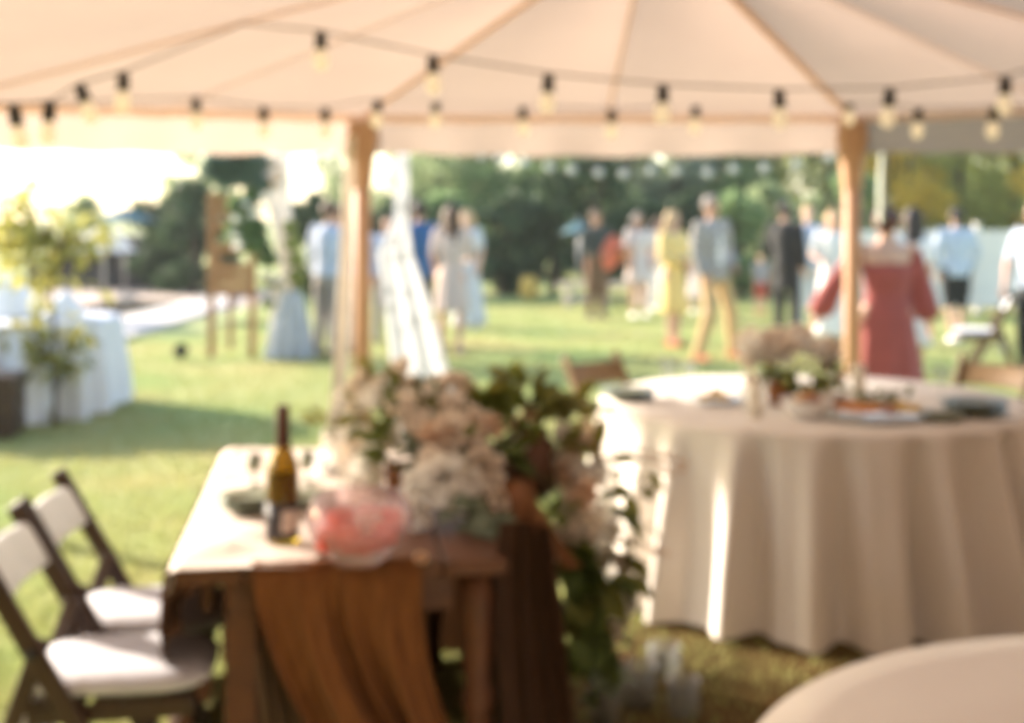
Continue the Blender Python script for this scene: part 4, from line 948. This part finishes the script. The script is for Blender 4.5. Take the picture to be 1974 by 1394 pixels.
# ------------------------------------------------------------------ far left: yellow sapling, white things on the table
sp = thing('sapling', 'young tree with large yellow green leaves in front of the white table', 'tree', G(105, 822))
b0 = sp.location.copy()
mb = MB(); Ys = b0.y
def S_(x, y, dy=0): return P(x, y, Ys + dy)
mb.tube([b0, S_(108, 700), S_(100, 560), S_(95, 450), S_(70, 385)], [.022, .018, .014, .010, .005], 8); build(mb, 'trunk', 'bark', sp, world=True)
for i, (x, y) in enumerate(((20, 420), (150, 430), (170, 470), (30, 620), (160, 640), (150, 700), (60, 640), (10, 400), (120, 390), (95, 690))):
    mb = MB(); st = S_(103, min(760, y + 70)); mb.tube([st, st.lerp(S_(x, y, rnd.gauss(0, .15)), .5) + Vector((0, 0, .04)), S_(x, y, rnd.gauss(0, .15))], [.008, .006, .003], 5); build(mb, 'branch', 'bark', sp, world=True)
YL = [(15, 470, 26, 30), (185, 450, 12, 20), (30, 520, 14, 24), (130, 520, 10, 24), (45, 395, 34, 26), (20, 440, 30, 26), (70, 440, 40, 30), (110, 470, 30, 26), (165, 460, 24, 26), (80, 510, 20, 26), (60, 560, 10, 22), (20, 410, 18, 26), (140, 425, 12, 24), (70, 640, 16, 24), (40, 640, 14, 24), (120, 655, 14, 22), (155, 640, 9, 16), (110, 700, 14, 20), (160, 700, 12, 14), (75, 690, 8, 20), (100, 800, 4, 10)]
for x, y, n, sg in YL:
    for _ in range(n):
        p = S_(x + rnd.gauss(0, sg), y + rnd.gauss(0, sg * .9), rnd.gauss(0, .12))
        leaf(sp, p, rnd.uniform(.10, .17), 'leaf_yellow' if (y < 600 or rnd.random() < .5) else 'leaf_olive', (rnd.gauss(0, 1), rnd.gauss(0, .6), rnd.gauss(-.5, .5)))
for lb, x, y, s in (('big rounded white covered dish on the far left table', 18, 612, .24), ('white covered dish behind the sapling trunk on the far left table', 125, 612, .15)):
    t = thing('covered_dish', lb, 'dish', (P(x, y, 10.35).x, 10.35, .744))
    mb = MB(); mb.rev([(0, 0), (0, s * .9), (.012, s), (.02, s), (.02, 0)], seg=28); build(mb, 'dish', 'porcelain', t)
    mb = MB(); mb.rev([(.02, s * .9), (.10 * s / .15, s * .78), (.17 * s / .15, s * .4), (.19 * s / .15, .02), (.19 * s / .15, 0)], seg=28); build(mb, 'lid', 'porcelain', t)
    mb = MB(); mb.ell((0, 0, .19 * s / .15 + .012), (.02, .02, .018), 10, 6); build(mb, 'knob', 'porcelain', t)
gs = thing('ground_spotlight', 'small dark spotlight set in the lawn left of the wooden backdrop', 'lamp', G(347, 697))
mb = MB(); mb.rev([(0, 0), (0, .012), (.06, .012), (.06, 0)], seg=8); build(mb, 'spike', 'black', gs)
mb = MB(); mb.rev([(0, 0), (0, .055), (.10, .075), (.10, .066), (.02, .05), (.02, 0)], (0, 0, .07), (.3, -.6, .7), seg=16); build(mb, 'housing', 'black', gs)
mb = MB(); mb.tube([(-.07, 0, .11), (-.07, 0, .05), (.07, 0, .05), (.07, 0, .11)], .006, 6); build(mb, 'bracket', 'black', gs)

# ------------------------------------------------------------------ ceremony backdrop: boards, drape and greenery
AY = 14.1
ab = thing('wooden_backdrop', 'brown slatted wooden backdrop frame standing on the lawn', 'backdrop', (P(447, 690, AY).x, AY, 0))
def board(x0, y0, x1, y1, d=.03, dy=0, name='board'):
    a = P(x0, y0, AY + dy); b = P(x1, y1, AY + dy); mb = MB(); mb.box((a + b) / 2, (abs(b.x - a.x), d, abs(a.z - b.z))); build(mb, name, 'arch_wood', ab, smooth=False, world=True, bevel=.004)
board(401, 372, 414, 691, .05, name='upright'); board(480, 384, 493, 691, .05, name='upright'); board(440, 560, 449, 672, .04, .05, 'upright')
for y in (376, 398): board(401, y, 492, y + 19, .025, -.04)
for y in (426, 470): board(401, y, 492, y + 19, .025, -.04)
for y in (492,): board(401, y, 425, y + 16, .025, -.04)
for y in (508, 529, 550): board(401, y, 492, y + 19, .025, -.04)
board(546, 300, 556, 688, .05, .02, 'upright'); board(401, 330, 556, 342, .05, .03, 'crossbeam')
def drape(label, xs, Y, m, seed, name='fabric_drape'):
    r_ = random.Random(seed); p1 = r_.uniform(0, 6)
    def fn(u, v):
        y = xs[0][0] + (xs[-1][0] - xs[0][0]) * v
        for a, b in zip(xs, xs[1:]):
            if a[0] <= y + 1e-6 and y <= b[0] + 1e-6: t = (y - a[0]) / (b[0] - a[0]); l_, r2 = a[1] + (b[1] - a[1]) * t, a[2] + (b[2] - a[2]) * t
        c = P(l_ + (r2 - l_) * u, y, Y); return (c.x, Y + .06 * math.sin(u * 24 + p1 + v * 2) * (.35 + v * .8), max(.012, c.z))
    tag(base_pivot(build(MB().grid(fn, 50, 50), name, m)), label, 'drape')
drape('sheer white drape falling from the backdrop to the grass', [(298, 512, 560), (360, 505, 560), (430, 525, 565), (520, 540, 572), (600, 520, 590), (692, 508, 610)], 13.95, 'white_cloth', 2)
drape('pale blue grey cloth pooled at the foot of the white drape', [(560, 545, 580), (620, 530, 598), (692, 505, 612)], 13.75, 'c_paleblue', 5)
def greenery(label, blobs, m, Y, n, lf, name='greenery', pm=None):
    t = thing(name, label, 'greenery', tuple(P(blobs[0][0], blobs[0][1], Y)))
    cl = [(tuple(P(x, y, Y) - t.location), r) for x, y, r in blobs]
    tag(link('foliage', quads_mesh('foliage', clump_points(cl, n), nrg.uniform(.6, 1.3, n) * lf), m, t), kind='stuff')
    mb = MB()
    for c, r in cl: mb.tube([(0, 0, 0), Vector(c) * .5 + Vector((0, .02, .02)), c], [.008, .006, .004], 5)
    build(mb, 'stems', 'stem', t)
    return t
g1 = greenery('blue green foliage swag on top of the wooden backdrop', [(420, 310, .12), (450, 318, .16), (490, 312, .15), (435, 345, .12), (480, 345, .14), (505, 355, .10), (400, 330, .10), (465, 300, .13)], 'fol_blue', 13.9, 1300, .12)
for x, y in ((530, 312), (536, 335), (528, 352)): rose(g1, P(x, y, 13.85), .075, 'rose_peach')
g2 = greenery('mixed green foliage and white flowers down the middle of the backdrop', [(470, 400, .12), (490, 440, .13), (500, 470, .13), (485, 380, .10), (470, 470, .08), (515, 500, .1), (455, 395, .09), (450, 440, .08), (465, 420, .1)], 'fol_mid', 13.9, 1300, .11)
for x, y in ((455, 425), (452, 455), (460, 475), (505, 405), (490, 415), (475, 395), (510, 385)): rose(g2, P(x, y, 13.8), .07, 'rose_white')
g3 = greenery('lime green trailing vine beside the white drape', [(560, 440, .08), (565, 470, .09), (570, 500, .09), (572, 535, .09), (578, 560, .07)], 'fol_lime', 13.85, 500, .09)
g4 = greenery('small flower cluster low on the right of the backdrop', [(520, 540, .10), (535, 550, .10), (515, 585, .07)], 'fol_pale', 13.85, 200, .08)
for x, y in ((512, 532), (528, 540), (540, 556), (522, 560), (548, 545)): rose(g4, P(x, y, 13.75), .07, rnd.choice(['rose_peach', 'rose_cream']))

# ------------------------------------------------------------------ people
def person(label, x, Y, h, yaw, skin='skin_a', hair='hair_brown', hair_len=0, female=False, J=None, top=None, sleeve='long', top_z=.90, bottom=None, hem=None,
           shoes='c_darkshoe', dress=None, dress_hem=.5, flare=.30, apron=None, vest=None, lean=0.0, bun=False, open_back=False, wide_sleeve=False, scale_x=1.0):
    hy = Matrix.Rotation(rnd.uniform(-.45, .45), 3, 'Z')
    def turn(mb, z0=-9): mb.v = [hy @ v if v.z > z0 else v for v in mb.v]
    t = thing('person', label, 'person', ((x - 987) / F * Y, Y, 0), yaw, 'guests standing on the lawn', h / 1.72)
    t.scale.x *= scale_x; t.rotation_euler.x = rnd.uniform(-.035, .035); t.rotation_euler.y = rnd.uniform(-.035, .035)
    sw = .165 if female else .19; hw = .095
    D = dict(shL=(sw, 0, 1.41), elL=(sw + .05, .02, 1.13), haL=(sw + .03, -.06, .90), shR=(-sw, 0, 1.41), elR=(-sw - .05, .02, 1.13), haR=(-sw - .03, -.06, .90),
             hiL=(hw, 0, .90), knL=(hw + .01, -.015, .49), anL=(hw + .015, .02, .085), hiR=(-hw, 0, .90), knR=(-hw - .01, -.015, .49), anR=(-hw - .015, .02, .085))
    D.update(J or {}); D = {k: Vector(v) for k, v in D.items()}
    hip = .165 if female else .155; wai = .12 if female else .14; chs = .148 if female else .168
    rings = [((0, 0, .84), hip * .8, .09), ((0, 0, .93), hip, .112), ((0, 0, 1.08), wai, .092), ((0, 0, 1.22), chs * .95, .108), ((0, 0, 1.35), chs, .10), ((0, 0, 1.43), chs * .72, .075), ((0, 0, 1.47), .06, .055)]
    def torso(mb, g, z0=0, z1=9): mb.loft([(c, a + g, b + g) for c, a, b in rings if z0 <= c[2] <= z1], 18)
    mb = MB(); torso(mb, 0)
    mb.cap((0, .01, 1.42), (0, -.008, 1.55), .056, .05)
    mb.ell((0, -.005, 1.612), (.074, .094, .108)); mb.ell((0, -.04, 1.555), (.056, .058, .052)); turn(mb, 1.5)
    for s in 'LR':
        mb.cap(D['sh' + s], D['el' + s], .050, .040); mb.cap(D['el' + s], D['ha' + s], .040, .026)
        mb.cap(D['hi' + s], D['kn' + s], .085, .055); mb.cap(D['kn' + s], D['kn' + s].lerp(D['an' + s], .35), .052, .054); mb.cap(D['kn' + s].lerp(D['an' + s], .35), D['an' + s], .054, .036)
        an = D['an' + s]; mb.cap(an + Vector((0, .03, -.045)), an + Vector((0, -.14, -.052)), .036, .030)
        d = (D['ha' + s] - D['el' + s]).normalized(); mb.cap(D['ha' + s], D['ha' + s] + d * .075, .028, .030)
    # face and fingers are joined to the body skin
    ex = MB(); ex.rev([(0, .016), (.020, .013), (.034, .004), (.036, 0)], (0, -.088, 1.592), (0, -1, -.35), seg=8)
    for s in (-1, 1): ex.ell((s * .076, .008, 1.605), (.010, .018, .030), 8, 5)
    turn(ex)
    for s in 'LR':
        d = (D['ha' + s] - D['el' + s]).normalized(); sd_ = Vector((0, -1, 0)) - d * d.y * -1; sd_ = Vector((0, -1, 0)); sd_ = (sd_ - d * sd_.dot(d)).normalized() if abs(d.y) < .95 else Vector((0, 0, 1)); nn = d.cross(sd_)
        w0 = D['ha' + s] + d * .085
        for k, (o, L) in enumerate(((-.026, .062), (-.009, .074), (.009, .070), (.026, .056))):
            p = w0 + sd_ * o; q = p + d * L * .55 + nn * .004; r_ = q + d * L * .4 + nn * (.016 if s == 'L' else -.016)
            ex.tube([p - d * .02, p, q, r_], [.0085, .0088, .008, .0055], 6)
        p = D['ha' + s] + d * .03 + sd_ * .024; ex.tube([p, p + sd_ * .02 + d * .025, p + sd_ * .028 + d * .055], [.011, .0095, .006], 6)
    ey = MB(); mo = MB()
    for s in (-1, 1): ey.ell((s * .030, -.083, 1.612), (.012, .008, .007), 8, 5)
    mo.ell((0, -.093, 1.556), (.022, .006, .006), 8, 5)
    turn(ey); turn(mo)
    remesh(mb, 'body', skin, t, .021, 3, [(ex, skin), (ey, 'black'), (mo, 'c_nude')])
    # hair
    hb = MB(); hb.ell((0, .016, 1.632), (.084, .098, .104)); hb.ell((0, -.05, 1.69), (.062, .045, .035))
    if hair_len:
        for k in (-2, -1, 0, 1, 2): hb.cap((k * .034, .065 - abs(k) * .012, 1.62), (k * .042, .085 - abs(k) * .01, 1.60 - hair_len), .046, .030)
        for s in (-1, 1): hb.cap((s * .072, .01, 1.62), (s * .085, .03, 1.60 - hair_len * .8), .030, .022)
    else:
        hb.ell((0, .055, 1.585), (.066, .05, .06))
    if bun: hb.ell((0, .105, 1.665), (.05, .05, .05))
    # cut the face free
    ho = remesh(hb, 'hair', hair, t, .016, 2)
    n = len(ho.data.vertices); a = np.empty(n * 3); ho.data.vertices.foreach_get('co', a); a = a.reshape(-1, 3)
    f = (a[:, 1] < -.045) & (a[:, 2] < 1.665); a[f, 1] = np.maximum(a[f, 1], -.045 + (a[f, 1] + .045) * .2); b_ = a @ np.array(hy).T; ho.data.vertices.foreach_set('co', b_.ravel()); ho.data.update()
    def sleeves(mb, g, kind):
        for s in 'LR':
            if kind == 'none': continue
            if wide_sleeve:
                mb.cap(D['sh' + s].lerp(D['el' + s], .12), D['el' + s], .056, .068); mb.cap(D['el' + s], D['el' + s].lerp(D['ha' + s], .75), .070, .088); continue
            e = D['el' + s] if kind == 'long' else D['sh' + s].lerp(D['el' + s], .75)
            mb.cap(D['sh' + s], e, .050 + g, .042 + g)
            if kind == 'long': mb.cap(D['el' + s], D['el' + s].lerp(D['ha' + s], .93), .042 + g, .030 + g)
    if bottom:
        mb = MB(); mb.loft([((0, 0, .80), hip * .78 + .012, .105), ((0, 0, .93), hip + .014, .126), ((0, 0, 1.03), wai + .018, .106)], 18)
        for s in 'LR':
            k, a_ = D['kn' + s], D['an' + s]
            mb.cap(D['hi' + s], k, .095, .074)
            if hem is None: mb.cap(k, a_ + Vector((0, 0, -.01)), .074, .060)
            else: mb.cap(D['hi' + s], D['hi' + s].lerp(k, hem), .10, .10)
        remesh(mb, 'trousers' if hem is None else 'shorts', bottom, t, .021, 3)
    if top:
        mb = MB(); g = .020
        mb.loft([((0, 0, top_z), hip + g + .006, .122 + g * .4)] + [(c, a + g, b + g) for c, a, b in rings if c[2] > top_z + .05 and c[2] < 1.46] + [((0, 0, 1.475), .062, .058)], 20)
        sleeves(mb, .016, sleeve); remesh(mb, 'shirt' if not vest else 'jacket', top, t, .021, 3)
    if vest:
        mb = MB(); mb.loft([((0, -.055, 1.0), .06, .085), ((0, -.05, 1.25), .055, .085), ((0, -.03, 1.42), .045, .075)], 12); remesh(mb, 'shirt_front', vest, t, .02, 2)
    if dress:
        mb = MB(); g = .014
        wv = lambda a, v: 1 + .09 * (1 - v) * math.sin(a * 9 + 1.3) if v < .7 else 1
        zs = [dress_hem + (1.05 - dress_hem) * k / 6 for k in range(7)]
        rr = [((0, 0, z), wai + g + (flare - wai) * ((1.05 - z) / (1.05 - dress_hem)) ** .8, .105 + (flare * .85 - .105) * ((1.05 - z) / (1.05 - dress_hem)) ** .8) for z in zs]
        topz = 1.24 if open_back else 1.37 if sleeve == 'none' else 1.44
        rr += [(c, a + g, b + g) for c, a, b in rings if 1.1 < c[2] < topz]
        if open_back: rr.append(((0, 0, 1.30), .150, .108))
        mb.loft(rr, 36, wv); sleeves(mb, .016, sleeve)
        if sleeve == 'none':
            for s in (-1, 1): mb.tube([(s * .09, -.09, 1.33), (s * .095, -.03, 1.455), (s * .09, .07, 1.36)], .014, 6)
        remesh(mb, 'dress', dress, t, .021, 2)
    if apron:
        mb = MB(); mb.loft([((0, -.02, .45), .20, .13), ((0, -.02, .8), hip + .03, .135), ((0, -.01, 1.03), wai + .03, .122)], 18); remesh(mb, 'apron', apron, t, .022, 2)
    if shoes:
        for s in 'LR':
            an = D['an' + s]; mb = MB(); mb.cap(an + Vector((0, .035, -.045)), an + Vector((0, -.155, -.053)), .043, .035); mb.box(an + Vector((0, -.06, -.078)), (.075, .25, .014))
            remesh(mb, 'shoe', shoes, t, .014, 2)
    return t
away = PI
def feetY(y): return H * F / (y - HOR)
person('man in light blue shirt and grey trousers left of the draped post, back turned', 629, feetY(690), 1.70, math.radians(150), 'skin_a', 'hair_brown', top='c_ltblue', bottom='c_greytr', sleeve='long')
person('person in purple top and grey trousers half hidden by the left post', 657, feetY(684), 1.66, math.radians(215), 'skin_b', 'hair_brown', .0, True, top='c_lilac', sleeve='short', bottom='c_greytr')
person('man in pale blue shirt behind the printed curtain', 742, feetY(662), 1.55, math.radians(20), 'skin_b', 'hair_brown', top='c_skyblue', bottom='c_greytr')
person('man in a blue jacket and black trousers right of the printed curtain', 806, feetY(668), 1.72, math.radians(200), 'skin_a', 'hair_dark', top='c_navy', bottom='c_black', top_z=.80, J=dict(elR=(-.26, -.02, 1.14), haR=(-.20, -.16, .96)))
person('woman with long brown hair in a pinkish beige short dress', 868, feetY(684), 1.66, math.radians(165), 'skin_a', 'hair_brown', .32, True, dress='c_pinkbeige', dress_hem=.50, flare=.19, sleeve='short', shoes='c_nude', J=dict(elR=(-.24, -.05, 1.12), haR=(-.10, -.20, 1.08)))
person('woman in a long pale blue dress behind the long haired woman', 905, feetY(634), 1.62, math.radians(-20), 'skin_c', 'hair_blond', .10, True, dress='c_paleblue', dress_hem=.06, flare=.24, sleeve='short', shoes='c_white')
# waiter leaning with a coral cloth
wa = person('waiter in charcoal shirt and brown apron holding a coral cloth', 1150, feetY(614), 1.62, math.radians(25), 'skin_b', 'hair_brown', top='c_charcoal', bottom='c_brownapron', apron='c_brownapron',
       J=dict(elL=(.27, -.06, 1.16), haL=(.30, -.28, 1.10), elR=(-.27, -.05, 1.16), haR=(-.10, -.30, 1.05)))
def coral(u, v):
    c0 = P(1196, 466, 19.4); c1 = P(1138, 522, 19.4); q = c0.lerp(c1, v); k = (u - .5) * (.26 + .10 * math.sin(PI * v))
    return (q.x + k * .62 + .015 * math.sin(u * 14), 19.4 - .05 * math.cos((u - .5) * 3) + .03 * math.sin(u * 17 + v * 5), q.z - k * .78 + .02 * math.sin(v * 9))
tag(base_pivot(build(MB().grid(coral, 24, 20), 'coral_cloth', 'c_coral', solid=.02)), 'bright coral cloth draped over the arm of the waiter', 'cloth')
bx = thing('serving_tray', 'orange serving tray in the hand of the waiter', 'tray', tuple(P(1202, 492, 19.35)))
mb = MB(); mb.rev([(0, 0), (0, .13), (.025, .16), (.03, .158), (.01, .125), (.01, 0)], seg=24); build(mb, 'tray', 'orange', bx)
mb = MB(); mb.rev([(.024, .158), (.033, .163), (.030, .153)], seg=24, closed=True); build(mb, 'rim', 'orange', bx)
person('woman in a short pale pink dress with bare legs, right of the waiter', 1233, feetY(612), 1.58, math.radians(10), 'skin_b', 'hair_grey', .12, True, dress='c_palepink', dress_hem=.60, flare=.21, sleeve='short', shoes='c_white')
person('person in white half hidden behind the woman in yellow', 1266, feetY(598), 1.50, math.radians(30), 'skin_a', 'hair_brown', .1, True, top='c_palepink', bottom='c_white', sleeve='short', shoes='c_white')
person('ginger haired woman in a yellow dress with folded arms', 1299, feetY(668), 1.60, math.radians(35), 'skin_a', 'hair_blond', .16, True, dress='c_yellow', dress_hem=.44, flare=.20, sleeve='long', shoes='c_redshoe',
       J=dict(elL=(.24, -.06, 1.12), haL=(.02, -.20, 1.10), elR=(-.24, -.06, 1.12), haR=(-.02, -.19, 1.07), knL=(.06, -.02, .49), anL=(.05, .02, .085), knR=(-.06, -.02, .49), anR=(-.05, .02, .085)))
person('woman in a pale lilac outfit standing behind the man in the checked jacket', 1346, feetY(604), 1.40, math.radians(0), 'skin_a', 'hair_blond', .1, True, dress='c_palepink', dress_hem=.3, flare=.2, sleeve='short', shoes='c_white')
person('man in a checked grey jacket and tan trousers striding, reddish shoes', 1383, feetY(692), 1.76, math.radians(35), 'skin_b', 'hair_grey', top='c_plaid', vest='c_white', bottom='c_tan', shoes='c_redshoe', top_z=.82,
       J=dict(knL=(.17, -.05, .49), anL=(.21, -.02, .085), knR=(-.15, -.08, .50), anR=(-.23, .05, .085), elL=(.28, .06, 1.16), haL=(.20, -.10, .98)))
person('small child in grey top and red shorts right of the man in tan trousers', 1466, 20.5, .92, math.radians(15), 'skin_a', 'hair_blond', top='c_greytop', sleeve='short', bottom='c_red', hem=.75, shoes='c_redshoe')
person('dark haired man in a black suit seen from behind', 1518, feetY(655), 1.72, math.radians(140), 'skin_a', 'hair_dark', top='c_black', bottom='c_black', top_z=.62, shoes='black', J=dict(elL=(.27, -.02, 1.13), haL=(.24, -.18, 1.0)))
person('man in light blue shirt beside the man in black', 1556, feetY(640), 1.68, math.radians(-10), 'skin_c', 'hair_blond', top='c_ltblue', bottom='c_paleblue')
person('blonde woman in a white top and white skirt', 1602, feetY(662), 1.62, math.radians(-25), 'skin_a', 'hair_blond', .12, True, dress='c_white', dress_hem=.12, flare=.24, sleeve='short', shoes='c_nude', J=dict(elR=(-.25, -.05, 1.13), haR=(-.08, -.22, 1.06)))
person('woman in a long brick red dress with open back and flared sleeves', 1708, 9.4, 1.60, math.radians(182), 'skin_a', 'hair_red', 0, True, dress='c_brick', dress_hem=.10, flare=.25, sleeve='long', wide_sleeve=True, bun=True, open_back=True, shoes='c_nude', scale_x=1.24,
       J=dict(elL=(.33, -.02, 1.12), haL=(.42, -.06, .88), elR=(-.235, -.02, 1.10), haR=(-.27, -.02, .86)))
person('woman with long dark brown hair in white behind the woman in red', 1752, 12.6, 1.62, math.radians(190), 'skin_a', 'hair_dark', .38, True, dress='c_white', dress_hem=.3, flare=.22, sleeve='short', shoes='c_white')
person('man in light blue shirt and black shorts walking away, white trainers', 1843, feetY(660), 1.64, math.radians(183), 'skin_a', 'hair_dark', top='c_skyblue', bottom='c_black', hem=.62, shoes='c_white', sleeve='long', top_z=.84,
       J=dict(knL=(.08, -.03, .49), anL=(.06, .06, .085), knR=(-.09, -.02, .49), anR=(-.05, -.02, .085), elL=(.27, .0, 1.14), elR=(-.27, .0, 1.14)))
person('man in white shirt and black trousers at the right edge, hand on a chair', 1992, 11.9, 1.68, math.radians(-60), 'skin_a', 'hair_brown', top='c_skyblue', bottom='c_black', sleeve='short', J=dict(elR=(-.24, -.10, 1.12), haR=(-.12, -.28, .90)))

# ------------------------------------------------------------------ evening haze over the whole garden
mb = MB(); mb.box((0, 175, 3.2), (520, 470, 8.4))
hz = build(mb, 'haze', None, smooth=False)
hm = bpy.data.materials.new('haze'); hm.use_nodes = True; hn = hm.node_tree.nodes; hn.remove(hn['Principled BSDF'])
pv_ = hn.new('ShaderNodeVolumePrincipled'); pv_.inputs['Color'].default_value = (.95, .95, .93, 1); pv_.inputs['Density'].default_value = .0010; pv_.inputs['Anisotropy'].default_value = .15
hm.node_tree.links.new(pv_.outputs[0], hn['Material Output'].inputs['Volume']); hz.data.materials.append(hm)
tag(hz, 'thin pale evening haze hanging over the whole garden', 'haze', kind='stuff')
